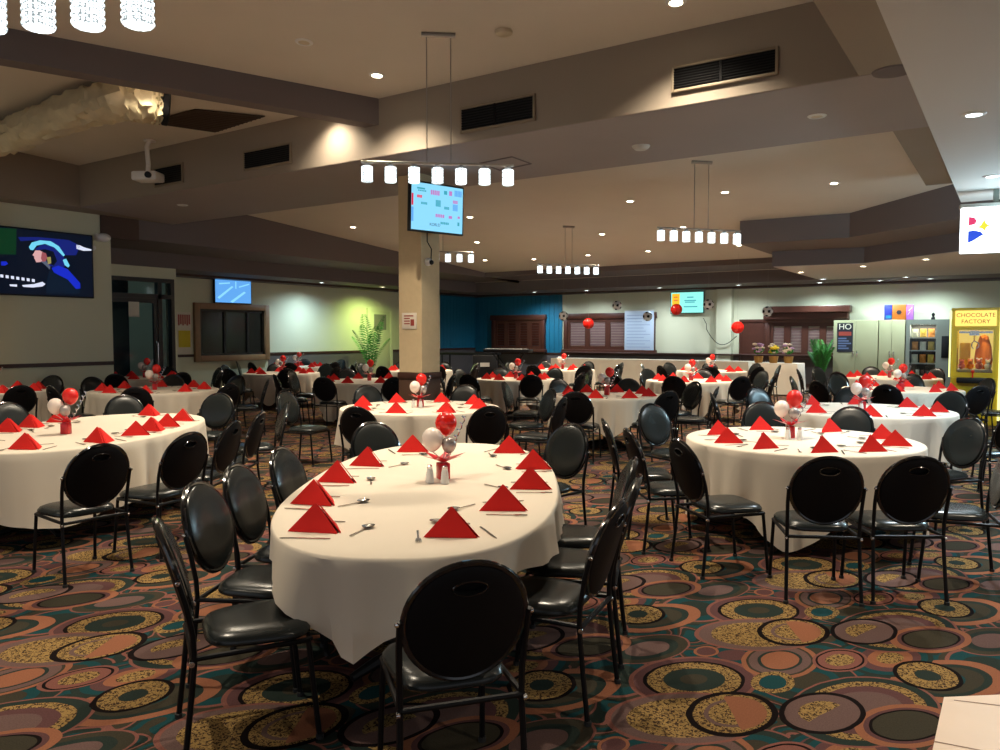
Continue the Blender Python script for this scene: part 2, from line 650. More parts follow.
HOURS = ['twelve', 'one', 'two', 'three', 'four', 'five', 'six', 'seven', 'eight', 'nine', 'ten', 'eleven']
ORD = ['first', 'second', 'third', 'fourth', 'fifth', 'sixth', 'seventh', 'eighth', 'ninth', 'tenth', 'eleventh', 'twelfth', 'thirteenth', 'fourteenth', 'fifteenth', 'sixteenth']

# ------------------------------------------------------------------ room numbers
Z1 = 3.90        # low soffit
Z2 = 3.52        # underside of the upper tier
Z0 = 3.17        # underside of the lower tier
ZR = 3.52        # ceiling above the camera on the bar side
XA = -14.55      # upper tier and screen wall
XB = -16.4       # lower tier and door wall
XW = -18.0       # long left wall
YW = 25.4        # far wall
YF, YF2 = 7.54, 9.77
XS = -1.22       # left edge of the plain beam running into the room
XR = -0.72       # where the lower bar ceiling starts
ZD = 1.09        # dado height
ZDF = .93        # dado height on the far wall

# ------------------------------------------------------------------ setting
struct('floor', MB().box(-20, 14, -9, 27, -.12, 0), M['carpet'])
# tiled corner
p = [at_z(x, y, .006) for x, y in ((944, 697), (1000, 694.5), (1090, 690), (1090, 830), (918, 830), (932, 752))]
ft = MB().prism([(q.x, q.y) for q in p], 0, .006)
fl2 = struct('floor_tile', ft, M['tile'])
gm = MB()
for (a, b) in (((954, 700), (1090, 716)), ((933, 741), (990, 752)), ((990, 752), (1090, 775))):
    A, B = at_z(*a, .0075), at_z(*b, .0075)
    t = (B - A).normalized()
    n = Vector((-t.y, t.x, 0)) * .003
    gm.quad(A - n, B - n, B + n, A + n)
gm.build('grout_line', M['grout'], fl2, smooth=False)


# sloping ceiling slab
ce = MB()
pl = [(-20, -9), (14, -9), (14, 27), (-20, 27)]
ce.prism(pl, zs, lambda y: zs(y) + .15)
struct('ceiling', ce, M['ceil'])

# wide bulkhead with the vents
cl = at_z(74, 206, Z1)
ql = at_z(0, 200.5, Z1)
dirv = (ql - cl).normalized()
q2 = cl + dirv * 6
bk = MB()
bk.prism([(XR + .02, YF), (XR + .02, YF2), (XA + .01, YF2), (XA + .01, q2.y - .0) if q2.x < XA else (q2.x, q2.y), (cl.x, YF)],
         Z1, lambda y: zs(y) + .02)
struct('ceiling_bulkhead', bk, M['taupe'])
# thin painted underside of the bulkhead (cooler paint)
sf = MB()
sf.prism([(XR + .02, YF + .01), (XR + .02, YF2 - .01), (XA + .02, YF2 - .01), (cl.x + .02, YF + .02)], Z1 - .006, Z1 + .003)
struct('ceiling_soffit', sf, M['soffit'])
# plain beam along the room
st = MB()
ty = at_z(966, 202, ZR)
st.prism([(XS, -9), (XR + .02, -9), (XR + .02, 13.6), (XS, 13.6)], Z1, lambda y: zs(y) + .02)
struct('ceiling_beam_long', st, M['taupe'])
# lower ceiling on the bar side (above the camera)
rc = MB()
rc.prism([(XR, -9), (14, -9), (14, ty.y), (XR, ty.y)], ZR, Z1 + .3)
struct('ceiling_bar', rc, M['white_soffit'])
# slanting beam on the left
P1, P2 = at_s(374, 98), at_s(0, 26.6)
d = (P2 - P1)
d.z = 0
d.normalize()
nrm = Vector((-d.y, d.x, 0))
if nrm.dot(Vector((-SY, CY, 0))) < 0:
    nrm = -nrm
A = P1 - d * .1
B = P2 + d * 5
hb = .33
bm_ = MB()
qs = [A, B, B + nrm * .28, A + nrm * .28]
bm_.prism([(q.x, min(q.y, YF + .02)) for q in qs], lambda y: zs(y) - hb, lambda y: zs(y) + .02)
struct('ceiling_beam_slant', bm_, M['dark_taupe'])

# stepped edge, left side
sl = MB()
sl.prism([(-20, 8.45), (XA, 8.45), (XA, 27), (-20, 27)], Z2, lambda y: zs(y) + .02)
YA = 21.1
sl.prism([(XA - .01, YA), (14, YA), (14, 27), (XA - .01, 27)], Z2, lambda y: zs(y) + .02)
struct('ceiling_step_upper', sl, M['dark_taupe'])
sl = MB()
yTV = at_x(112, 300, XA).y
sl.prism([(-20, yTV), (XB + .02, yTV), (XB + .02, 27), (-20, 27)], Z0, Z2 + .01)
YB = 23.2
sl.prism([(XB - .01, YB), (14, YB), (14, 27), (XB - .01, 27)], Z0, Z2 + .01)
struct('ceiling_step_lower', sl, M['dark_taupe'])
# dark cornice under the lower step
cn = MB().box(XW - .02, XW + .5, 10.9, YW, Z0 - .06, Z0 + .002).box(XW, 14, YW - .5, YW + .02, Z0 - .06, Z0 + .002)
struct('trim_1', cn, M['dado'])

# stepped bulkhead over the servery, right
ta = [at_s(740, 221), at_s(850, 213), at_s(932, 190)]
pts = [(q.x, q.y) for q in ta]
ex = (pts[2][0] + (pts[2][0] - pts[1][0]) * 1.2, pts[2][1] + (pts[2][1] - pts[1][1]) * 1.2)
sb = MB()
sb.prism(pts + [ex, (10, ex[1]), (10, YA + .2), (pts[0][0], YA + .2)], Z2, lambda y: zs(y) + .02)
struct('ceiling_servery_upper', sb, M['dark_taupe'])
tb = [at_z(772, 267, Z0), at_z(864, 263.5, Z0), at_z(962, 251, Z0)]
pb = [(q.x, q.y) for q in tb]
exb = (pb[2][0] + 4, pb[2][1] - 1.6)
sb = MB()
sb.prism(pb + [exb, (11, exb[1]), (11, YB + .2), (pb[0][0], YB + .2)], Z0 + .012, Z2 + .008)
struct('ceiling_servery_lower', sb, M['dark_taupe'])
sb = MB()
q = [(x * .998 + .02, y + .03) for x, y in pb]
sb.prism(q + [(exb[0], exb[1] + .05), (10.9, exb[1] + .05), (10.9, YB + .15), (pb[0][0] + .03, YB + .15)], Z0, Z0 + .011)
struct('ceiling_servery_underside', sb, M['white_soffit'])

# screen wall and door wall and left wall
yD1 = at_x(176.5, 300, XB).y
struct('wall_screen', MB().box(XA - .2, XA, -9, yTV, 0, 4.9), M['cream'])
upper = MB().box(XA - .002, XA + .012, -9, YF2, at_x(60, 236, XA).z + .35, 4.2)
w = MB()
yd0, yd1 = yTV + .02, at_x(174.5, 320, XB).y
zdt = at_x(143, 277.5, XB).z
w.box(XB - .2, XB, yd1, yD1, 0, Z0 + .02)                   # right of the door
w.box(XB - .2, XB, yTV - .6, yd1, zdt, Z0 + .02)
struct('wall_door', w, M['cream'])
struct('wall_left', MB().box(XW - .2, XW, yD1 - .1, YW + .2, 0, Z2 + .2), M['cream'])
w = MB().box(XW - .1, XB - .2, yD1 - .15, yD1, 0, Z2)
struct('wall_return', w, M['cream'])
struct('wall_far', MB().box(XW - .2, 14, YW, YW + .2, 0, Z2 + .2), M['cream'])
# brown block between screen wall and step
a, b = at_x(100, 226, XA), at_x(138, 226, XA)
za, zb = at_x(119, 238.5, XA).z, Z1 + .05
struct('trim_2', MB().box(XA - .15, XA + .03, a.y, b.y, za, zb), M['brown'])
# wall panel of step colour above the door lobby
# dado rails and lower panels
yWend = YW
dz = .035
struct('trim_3', MB().bbox(XA, XA + .03, -9, yTV, ZD - dz, ZD + dz, .008), M['dado'])
struct('trim_4', MB().bbox(XW, XW + .03, yD1, yWend, ZD - dz, ZD + dz, .008), M['dado'])
struct('trim_5', MB().bbox(XW, 14, YW - .03, YW, ZDF - dz, ZDF + dz, .008), M['dado'])
yp = at_x(268, 350, XW).y
struct('wall_left_lower', MB().box(XW, XW + .012, yp, YW, 0, ZD - dz), M['grey_dado'])
struct('wall_far_lower', MB().box(XW, 14, YW - .012, YW, 0, ZDF - dz), M['grey_dado'])
struct('baseboard_screen', MB().box(XA, XA + .015, -9, yTV, 0, .12), M['dado'])
struct('baseboard_left', MB().box(XW + .012, XW + .025, yD1, YW, 0, .12), M['dado'])
struct('baseboard_far', MB().box(XW + .03, 14, YW - .025, YW - .012, 0, .12), M['dado'])

# teal ribbed panelling in the corner
tl = MB()
y0 = at_x(440, 320, XW).y
k = 0
y = y0
while y < YW - .05:
    tl.bbox(XW + .0, XW + .025, y, y + .19, ZD + dz, Z0 - .06, .006)
    y += .2
xt1 = at_y(562.5, 320, YW).x
x = XW + .03
while x < xt1 - .02:
    tl.bbox(x, min(x + .19, xt1), YW - .025, YW, ZDF + dz, Z0 - .06, .006)
    x += .2
struct('wall_teal', tl, M['teal'])
# cream pilaster on the far wall
xa, xb = at_y(716, 330, YW - .3).x, at_y(731, 330, YW - .3).x
struct('wall_pilaster', MB().bbox(xa, xb, YW - .3, YW, 0, Z0, .01), M['cream'])

# square pillar
PX, PD = -1.17, 11.35
pc = c2r(PX, PD)
hw = .21
pil = MB().bbox(pc[0] - hw, pc[0] + hw, pc[1] - hw, pc[1] + hw, ZD + .0, Z1, .008)
pilo = struct('column', pil, M['pillar'])
MB().bbox(pc[0] - hw - .02, pc[0] + hw + .02, pc[1] - hw - .02, pc[1] + hw + .02, ZD - .09, ZD, .008).build('column_rail', M['dado'], pilo)
MB().bbox(pc[0] - hw - .006, pc[0] + hw + .006, pc[1] - hw - .006, pc[1] + hw + .006, 0, ZD - .09, .006).build('column_base', M['brown'], pilo)

# ------------------------------------------------------------------ glass door
dx = XB
door = MB()
o = bpy.data.objects.new('door_1', None)
COL.objects.link(o)
o['kind'] = 'structure'
fw = .07


def fr(mb, y0, y1, z0, z1, w=fw, x0=dx - .12, x1=dx + .02):
    mb.box(x0, x1, y0, y0 + w, z0, z1).box(x0, x1, y1 - w, y1, z0, z1)
    mb.box(x0, x1, y0 + w, y1 - w, z1 - w, z1).box(x0, x1, y0 + w, y1 - w, z0, z0 + w * .8)


ztr = at_x(143, 296, XB).z
ysp = at_x(160, 320, XB).y
yl0 = yTV - .6
m1 = MB()
fr(m1, yl0, yd1, 0, zdt, .09)
m1.box(dx - .12, dx + .02, yl0 + .09, yd1 - .09, ztr - .05, ztr + .05)
m1.box(dx - .12, dx + .02, ysp - .05, ysp + .05, .07, zdt - .09)
m1.build('door_frame', M['doorblack'], o, smooth=False)
m2 = MB()
ym = (yl0 + .09 + ysp - .05) / 2 - .15
fr(m2, yl0 + .09, ysp - .05, .05, ztr - .05, .1, dx - .07, dx)
lf = m2.build('door_leaf', M['doorblack'], o, smooth=False)
MB().box(dx - .04, dx - .03, yl0 + .19, ysp - .15, .13, ztr - .15).build('pane', M['glass'], lf, smooth=False)
hb_ = MB().tube([(dx + .0, ysp - .1, .9), (dx + .06, ysp - .1, .93), (dx + .06, ysp - .1, 1.45), (dx, ysp - .1, 1.48)], .016)
hb_.build('door_handle', M['chrome'], lf)
MB().box(dx - .04, dx - .03, ysp + .05, yd1 - .09, .07, ztr - .05).box(dx - .04, dx - .03, yl0 + .09, ysp - .05, ztr + .05, zdt - .09).box(
    dx - .04, dx - .03, ysp + .05, yd1 - .09, ztr + .05, zdt - .09).build('door_glass', M['glass'], o, smooth=False)
# lobby behind the door, dark with a lit doorway
struct('wall_lobby', MB().box(dx - 3.2, dx - 3.0, yTV - 4, yd1 + 3, 0, Z2).box(dx - 3.0, dx - .2, yTV - 4.2, yTV - 4, 0, Z2).box(dx - 3.0, dx - 1.9, yd1 + 2.8, yd1 + 3, 0, Z2),
       mat('lobby_wall', srgb(40, 66, 74), .8))
struct('ceiling_lobby', MB().box(dx - 3.2, dx - .1, yTV - 4.2, yd1 + 2, Z0 + .1, Z0 + .2), mat('lobby_ceiling', srgb(60, 62, 62), .8))
lamp_o = bpy.data.lights.new('lobby_fill', 'POINT')  # unseen fill light added to lift the black behind the door glass
lamp_o.energy = 12
lamp_o.color = (.6, .95, 1)
lamp_o.shadow_soft_size = .2
lamp_o = bpy.data.objects.new('lobby_fill', lamp_o)
COL.objects.link(lamp_o)
lamp_o.location = (dx - 1.6, yd0 - .2, 2.6)
# notices and posters
a, b = at_x(129, 301.5, XB + .03), at_x(140, 317, XB + .03)
tag(MB().bbox(dx + .002, dx + .008, a.y, b.y, b.z, a.z, .001).build('paper_notice', M['paper']), 'white paper notice stuck on the black glass door', 'notice')
a, b = at_x(176.9, 312, XB + .02), at_x(191, 354, XW + .02)
yp0 = at_x(177.5, 330, XW + .02).y
yp1 = at_x(191.5, 330, XW + .02).y
zt, zb_ = at_x(184, 312, XW + .02).z, at_x(184, 354, XW + .02).z
pt = thing('wall_poster', 'yellow and white poster between the glass door and framed window', 'poster', (XW + .004, yp0, 0))
w_ = yp1 - yp0
MB().box(0, .006, 0, w_, zb_, zt).build('sheet', M['paper'], pt, smooth=False)
MB().box(.006, .009, .03, w_ - .03, zt - (zt - zb_) * .84, zt - (zt - zb_) * .44).build('yellow_block', M['yellowposter'], pt, smooth=False)
hh = MB()
for i in range(6):
    hh.box(.006, .009, w_ * (.06 + i * .15), w_ * (.06 + i * .15 + .11), zt - (zt - zb_) * (.32 - .03 * (i % 2)), zt - (zt - zb_) * .06)
hh.build('headline', M['posterred'], pt, smooth=False)

# framed window on the left wall
ya, yb = at_x(193, 330, XW).y, at_x(267.5, 330, XW).y
zb_, zt = at_x(193, 362, XW).z, at_x(193, 302.5, XW).z
wn = bpy.data.objects.new('window_1', None)
COL.objects.link(wn)
wn['kind'] = 'structure'
f = MB()
fwid = .16
f.bbox(XW, XW + .1, ya, ya + fwid, zb_, zt, .01).bbox(XW, XW + .1, yb - fwid, yb, zb_, zt, .01)
f.bbox(XW, XW + .1, ya + fwid, yb - fwid, zt - fwid, zt, .01).bbox(XW, XW + .1, ya + fwid, yb - fwid, zb_, zb_ + fwid, .01)
f.build('window_frame', M['woodframe'], wn)
f = MB()
yi0, yi1 = ya + fwid, yb - fwid
f.box(XW + .005, XW + .05, yi0, yi1, zt - fwid - .06, zt - fwid).box(XW + .005, XW + .05, yi0, yi1, zb_ + fwid, zb_ + fwid + .05)
for t in (0.0, .36, .72, .97):
    yy = yi0 + (yi1 - yi0) * t
    f.box(XW + .005, XW + .05, yy, yy + .07, zb_ + fwid, zt - fwid)
f.build('window_sash', M['doorblack'], wn, smooth=False)
MB().box(XW + .003, XW + .012, yi0, yi1, zb_ + fwid, zt - fwid).build('pane', mat('tinted_pane', srgb(20, 27, 27), .14, spec=.5), wn, smooth=False)

# grey service door by the palm
ya, yb = at_x(369, 330, XW).y, at_x(389, 330, XW).y
zt = at_x(380, 311.5, XW).z
dn = bpy.data.objects.new('door_2', None)
COL.objects.link(dn)
dn['kind'] = 'structure'
MB().box(XW, XW + .06, ya - .12, ya, 0, zt + .1).box(XW, XW + .06, yb, yb + .12, 0, zt + .1).box(XW, XW + .06, ya, yb, zt, zt + .1).build('door_frame', M['cream'], dn, smooth=False)
MB().bbox(XW + .013, XW + .045, ya, yb, 0.01, zt, .006).build('door_leaf', mat('door_leaf_paint', srgb(196, 196, 170), .6), dn)
MB().box(XW + .045, XW + .055, ya + .2, yb - .2, zt - .62, zt - .1).build('door_vision_panel', mat('door_louvre', srgb(120, 118, 112), .6), dn, smooth=False)


# far-wall shutters
def shutters(idx, x0, x1, y0, y1, n, ysurf=YW, pane=M['slat']):
    wn = bpy.data.objects.new('window_%d' % idx, None)
    COL.objects.link(wn)
    wn['kind'] = 'structure'
    a, b = at_y(x0, y0, ysurf), at_y(x1, y0, ysurf)
    zt, zb = at_y((x0 + x1) / 2, y0, ysurf).z, at_y((x0 + x1) / 2, y1, ysurf).z
    X0, X1 = a.x, b.x
    f = MB()
    w = .16
    f.bbox(X0, X0 + w, ysurf - .12, ysurf, zb + .12, zt - .2, .01).bbox(X1 - w, X1, ysurf - .12, ysurf, zb + .12, zt - .2, .01)
    f.bbox(X0 - .05, X1 + .05, ysurf - .14, ysurf, zt - .2, zt, .01).bbox(X0 - .05, X1 + .05, ysurf - .2, ysurf, zb, zb + .12, .01)
    f.build('window_frame', M['wood'], wn)
    cw = (X1 - X0 - 2 * w) / n
    for i in range(n):
        xs = X0 + w + i * cw
        g = MB()
        g.box(xs, xs + .1, ysurf - .09, ysurf - .02, zb + .12, zt - .2).box(xs + cw - .1, xs + cw, ysurf - .09, ysurf - .02, zb + .12, zt - .2)
        g.box(xs + .1, xs + cw - .1, ysurf - .09, ysurf - .02, zt - .32, zt - .2).box(xs + .1, xs + cw - .1, ysurf - .09, ysurf - .02, zb + .12, zb + .24)
        pn = g.build('shutter', M['wood'], wn, smooth=False)
        h = MB()
        z = zb + .25
        while z < zt - .36:
            h.add([(xs + .1, ysurf - .045, z), (xs + cw - .1, ysurf - .045, z), (xs + cw - .1, ysurf - .07, z + .085), (xs + .1, ysurf - .07, z + .085),
                   (xs + .1, ysurf - .03, z + .005), (xs + cw - .1, ysurf - .03, z + .005), (xs + cw - .1, ysurf - .055, z + .09), (xs + .1, ysurf - .055, z + .09)],
                  [(0, 1, 2, 3), (7, 6, 5, 4), (0, 4, 5, 1), (3, 2, 6, 7), (0, 3, 7, 4), (1, 5, 6, 2)])
            z += .095
        h.build('louvre_slat', pane, pn, smooth=False)
    return X0, X1, zb, zt


shutters(2, 493, 546, 315, 352, 4, YW - .026, M['wood'])
shutters(3, 565, 656, 313, 353, 4)
X0, X1, zb3, zt3 = shutters(4, 766, 848, 316, 360, 4)
# hood board above the third servery window
struct('trim_6', MB().bbox(X0 + .1, X1 + .12, YW - .45, YW, zt3 + .1, zt3 + .3, .02).bbox(X0, X1 + .05, YW - .3, YW, zt3 - .1, zt3 + .1, .02), M['wood'])
# dark serving hatch beside it
a, b = at_y(742, 322, YW), at_y(766, 362, YW)
struct('door_3', MB().box(a.x, b.x, YW - .06, YW, .2, a.z).box(a.x - .06, a.x, YW - .1, YW, .2, a.z + .08).box(a.x, b.x, YW - .1, YW, a.z, a.z + .08), M['wood'])
# bar shelf along far wall under the windows
struct('trim_7', MB().bbox(at_y(565, 350, YW).x, at_y(850, 350, YW).x, YW - .35, YW - .03, ZDF + .04, ZDF + .09, .015), M['dado'])

# ------------------------------------------------------------------ downlights
NL = {}


def lamp_obj(name, typ, energy, col, loc, parent, **kw):
    l = bpy.data.lights.new(name, typ)
    l.energy = energy
    l.color = col
    for k, v in kw.items():
        setattr(l, k, v)
    o = bpy.data.objects.new(name, l)
    COL.objects.link(o)
    o.parent = parent
    o.location = loc
    return o


WARM = (1.0, .86, .66)
E_DOWN = 460.0
dl_ring = MB().lathe([(.062, -.012), (.085, -.010), (.095, -.002), (.095, .0), (.062, .0), (.062, -.012)], 24, cap=False).mesh('trim_ring', M['white'])
dl_lens = MB().lathe([(0, -.006), (.05, -.006), (.062, -.004)], 24).mesh('lens', M['lens'])
dl_lens_c = MB().lathe([(0, -.006), (.05, -.006), (.062, -.004)], 24).mesh('lens', M['lenscool'])
dl_lens_o = MB().lathe([(0, -.006), (.05, -.006), (.062, -.004)], 24).mesh('lens', M['lensoff'])


def downlight(loc, label, on=1.0, cool=False, slope=True, scale=1.0, col=None, group=None, angle=125):
    t = thing('downlight', label, 'ceiling light', loc, 0, group)
    t.scale = (scale,) * 3
    if slope:
        t.rotation_euler = (math.atan(SLK), 0, 0)
    for nm, me in (('trim_ring', dl_ring), ('lens', dl_lens_o if not on else (dl_lens_c if cool else dl_lens))):
        c = bpy.data.objects.new(nm, me)
        COL.objects.link(c)
        c.parent = t
    if on:
        lamp_obj('lamp', 'SPOT', E_DOWN * on, col or ((.8, .93, 1) if cool else WARM), (0, 0, -.03), t,
                 spot_size=math.radians(angle), spot_blend=1.0, shadow_soft_size=.05)
    return t


sl_px = [(377, 75), (676, 2), (834, 183), (725, 192), (630, 201), (602, 234), (648, 251), (683, 227), (739, 245),
         (353, 227), (470, 217), (477, 242), (485, 260), (534, 259), (588, 255)]
names = ['lit downlight in the near ceiling bay beside the rail pendant', 'lit downlight at the very top of the picture above the long vent']
far_sorted = sorted(sl_px[2:], key=lambda p: p[0])
for i, px in enumerate(sl_px):
    if i < 2:
        lb = names[i]
    else:
        lb = 'small lit downlight in the far sloping ceiling, %s of thirteen counted from the pillar side' % ORD[far_sorted.index(px)]
    downlight(at_s(*px), lb, 1.0 if i > 1 else 1.2, group='downlights in the sloping ceiling')
downlight(at_s(304, 42), 'unlit flush round downlight in the near ceiling bay', 0)
downlight(at_z(817, 116, Z1 - .006), 'unlit round downlight in the grey soffit near the plain beam', 0, slope=False)
for px, lb in (((974, 114), 'bright cool downlight in the bar ceiling beside the plain beam'), ((992, 176), 'bright cool downlight just above the white hanging sign')):
    downlight(at_z(*px, ZR), lb, .9, True, False, 1.0)
sv = [(801, 272), (863, 266), (926, 259), (823, 279), (906, 277)]
for i, px in enumerate(sv):
    downlight(at_z(*px, Z0), 'small lit downlight under the servery bulkhead, %s' % ['first of the front row', 'middle of the front row', 'beside the white sign', 'rear, near the lanterns', 'rear, over the cupboards'][i], .5, i > 2, False, group='servery downlights')
wl = [(335, 281.5), (389, 286.5)]
for i, px in enumerate(wl):
    q = at_z(*px, Z0)
    q.x = XW + 1.0
    downlight(q, ['lit downlight washing the long pale wall with cool light', 'lit downlight above the palm washing the wall green'][i], (.65, .7)[i], i == 0, False, 1.0,
              col=((.62, .86, 1), (.78, 1, .32))[i], angle=160)
wf = [(533, 292), (594, 291), (662, 288), (739, 285)]
for i, px in enumerate(wf):
    q = at_z(*px, Z0)
    q.y = YW - 1.2
    downlight(q, 'downlight near the far wall, %s' % ['over the teal panels', 'over the middle shutters', 'above the wall screen', 'beside the wall screen'][i], .62, True, False, angle=160)
for (px, lb) in ((820, 'over the window hood'), (880, 'above the cabinets'), (930, 'above the lit vending machine')):
    q = at_y(px, 280, YW - 1.0)
    q.z = Z0
    downlight(q, 'wall-washing downlight ' + lb, .62, True, False, angle=160, col=(.75, .95, 1))
# unseen rest of the room; first two downlights added to brighten the screen wall
for i, (x, y) in enumerate(((-12.5, 3.0), (-13.2, 5.4), (-4.2, 1.6), (-6.5, 4.6), (-9.6, 3.2), (-3.2, 4.8), (-5.0, -2.0), (-9, -1.0))):
    downlight((x, y, zs(y)), 'lit downlight in the front bay outside the view, %s' % ORD[i], 1.0)
for i, (x, y) in enumerate(((1.6, 2.0), (2.5, -2.0), (1.2, 5.5))):
    downlight((x, y, ZR), 'lit downlight in the bar ceiling outside the view, %s' % ORD[i], .6, False, False)

q_ = at_s(150, 64)
downlight(q_, 'lit downlight tucked behind the slanting beam', .8)
q_ = at_s(322, 101)
downlight(q_, 'lit downlight behind the slanting beam beside the bulkhead', .45)
bl = bpy.data.lights.new('bar_lamp', 'POINT')
bl.energy = 260
bl.color = (.55, .85, 1)
bl.shadow_soft_size = .25
bl = bpy.data.objects.new('bar_lamp', bl)
COL.objects.link(bl)
bl.location = at_d(1130, 230, 9.3)
# lights beside the left wall bay and screens bay
downlight((-12.2, 8.4, Z1 - .006), 'lit downlight in soffit beyond the projector', .0, slope=False)

# ------------------------------------------------------------------ rail pendants
rodm = M['rod']


def pendant(label, p0, p1, c0, c1, shade=.115, n=7):
    """rail from p0 to p1, canopy on the ceiling from c0 to c1"""
    mid = (p0 + p1) / 2
    t = thing('rail_pendant', label, 'pendant light', mid, 0, 'rail pendants with glass shades')
    A, B = p0 - mid, p1 - mid
    d = (B - A).normalized()
    MB().tube([A - d * .06, B + d * .06], .014, 8).build('rail', M['rod'], t)
    C0, C1 = c0 - mid, c1 - mid
    sag = MB().tube([C0 - d * .05, C1 + d * .05], .028, 8)
    sag.build('ceiling_canopy', M['rod'], t)
    for q in (C0, C1):
        e = A + (B - A) * ((q - A).dot(B - A) / (B - A).length_squared)
        MB().tube([q, Vector((q.x, q.y, e.z))], .006, 6).build('suspension_rod', M['rod'], t)
    for i in range(n):
        q = A + (B - A) * (i / (n - 1))
        s = shade / 2
        mb = MB()
        mb.lathe([(s * .5, -.045), (s * .5, -.02), (.012, -.012), (.012, 0)], 12, q)
        sh = mb.build('shade_cap', M['crystaledge'], t)
        g = MB()
        h = shade * 1.3
        # beaded glass: rows of small facets
        for r in range(6):
            z = -.045 - h * (r / 6)
            g.lathe([(s * .86, z), (s, z - h / 24), (s, z - h / 8), (s * .86, z - h / 6)], 12, q)
        so = g.build('glass_shade', M['crystal'], t)
    return t


# nearest one, top left corner
zr = 3.33
a = at_d(-157, -20, 3.95)
b = at_d(137, -20, 3.85)
a.z = b.z = 3.36
ca, cb = a.lerp(b, .38), a.lerp(b, .62)
ca.z, cb.z = zs(ca.y) - .02, zs(cb.y) - .02
pendant('glass rail pendant cropped by the top edge of the picture', a, b, ca, cb, .15)


def fwd(q):
    return -SY * q.x + CY * q.y


def pend_px(label, x0, y0, x1, y1, cx0, cx1, cyp, shade, dd=0.0):
    """rail seen from (x0,y0) to (x1,y1); ceiling canopy seen from cx0 to cx1 at height cyp"""
    dist = fwd(at_s((cx0 + cx1) / 2, cyp))
    a, b = at_d(x0, y0, dist), at_d(x1, y1, dist + dd)
    t0, t1 = (cx0 - x0) / (x1 - x0), (cx1 - x0) / (x1 - x0)
    ca, cb = a.lerp(b, t0), a.lerp(b, t1)
    ca.z, cb.z = zs(ca.y) - .02, zs(cb.y) - .02
    return pendant(label, a, b, ca, cb, shade)


pend_px('glass rail pendant hanging in front of the pillar screen', 367, 162, 508, 165.5, 427, 451, 33, .12)
pend_px('glass rail pendant before the stepped servery bulkhead', 661, 227.5, 737, 231, 694, 708, 161, .12)
pend_px('glass rail pendant before the far bulkhead, above the middle shutters', 540, 264, 596, 265.5, 565, 572, 226, .12)
pend_px('glass rail pendant half hidden behind the pillar', 402, 250.5, 471, 252.5, 430, 443, 205, .12)

# ------------------------------------------------------------------ vents on the bulkhead


def vent_px(x0, x1, ytl, ytr, ybl, ybr, label, split=True):
    a, b = at_y(x0, (ytl + ybl) / 2, YF), at_y(x1, (ytr + ybr) / 2, YF)
    zt = (at_y(x0, ytl, YF).z + at_y(x1, ytr, YF).z) / 2
    zb = (at_y(x0, ybl, YF).z + at_y(x1, ybr, YF).z) / 2
    # reuse face_vent geometry from known numbers
    t = thing('air_vent', label, 'air vent', (a.x, YF, zb))
    W, H = b.x - a.x, zt - zb
    MB().box(0, W, -.02, -.002, 0, H).build('vent_opening', M['ventblack'], t, smooth=False)
    f = MB()
    w = .028
    f.bbox(-w, 0, -.035, 0, -w, H + w, .006).bbox(W, W + w, -.035, 0, -w, H + w, .006).bbox(0, W, -.035, 0, -w, 0, .006).bbox(0, W, -.035, 0, H, H + w, .006)
    f.build('vent_frame', M['ventframe'], t)
    g = MB()
    n = 8
    for i in range(n):
        z = H * (i + .5) / n
        g.add([(0, -.024, z - .004), (W, -.024, z - .004), (W, -.034, z + .008), (0, -.034, z + .008), (0, -.02, z), (W, -.02, z), (W, -.03, z + .012), (0, -.03, z + .012)],
              [(0, 1, 2, 3), (7, 6, 5, 4), (0, 4, 5, 1), (3, 2, 6, 7), (0, 3, 7, 4), (1, 5, 6, 2)])
    if split:
        g.box(W * .48 - .012, W * .48 + .012, -.036, -.02, 0, H)
    g.build('vent_slat', M['blackm'], t, smooth=False)


vent_px(675, 776, 70, 50, 90, 73, 'long black louvred vent on the bulkhead, next to the plain beam')
vent_px(463, 534, 109, 98, 130, 120, 'black louvred vent on the bulkhead above the pillar screen')
vent_px(246, 291, 152, 146, 168.5, 162, 'small dark louvred vent on the bulkhead between projector and slanting beam', False)
vent_px(156, 183, 169, 165, 185, 182, 'small dark louvred vent behind the white projector', False)
# square return-air grille in the ceiling
pq = [at_s(*p) for p in ((146, 121), (195, 108), (265, 115), (215, 131))]
ctr = sum(pq, Vector()) / 4
gt = thing('ceiling_grille', 'large dark square air grille in the ceiling beside the duct', 'air vent', ctr)
nn = Vector((0, SLK, -1)).normalized()
mb = MB().slab([q - ctr - nn * .0 + Vector((0, 0, -.012)) for q in pq], (0, 0, -1), -.012)
mb.build('grille_face', M['ceilvent'], gt, smooth=False)
gs = MB()
for i in range(1, 12):
    t_ = i / 12
    a, b = pq[0].lerp(pq[1], t_) - ctr, pq[3].lerp(pq[2], t_) - ctr
    gs.tube([a + Vector((0, 0, -.026)), b + Vector((0, 0, -.026))], .008, 4)
gs.build('grille_bars', M['ceilvent'], gt, smooth=False)
# smoke detector, round vent, soffit detector
tag(MB().lathe([(0, -.05), (.05, -.05), (.085, -.03), (.09, 0)], 24).build('smoke_detector', M['lensoff'], loc=at_s(504, 31)), 'yellowed round smoke detector on the near ceiling', 'smoke detector')
tag(MB().lathe([(0, -.045), (.07, -.045), (.1, -.02), (.11, 0)], 24).build('soffit_sensor', M['offwhite'], loc=at_z(641, 146, Z1 - .006)), 'round white sensor beside a bright smear on the soffit', 'sensor')
tag(MB().lathe([(0, -.012), (.16, -.012), (.17, 0)], 28).build('round_vent', M['dark_taupe'], loc=at_z(893, 71, Z1 - .001)), 'round speaker grille in the plain beam underside', 'speaker grille')

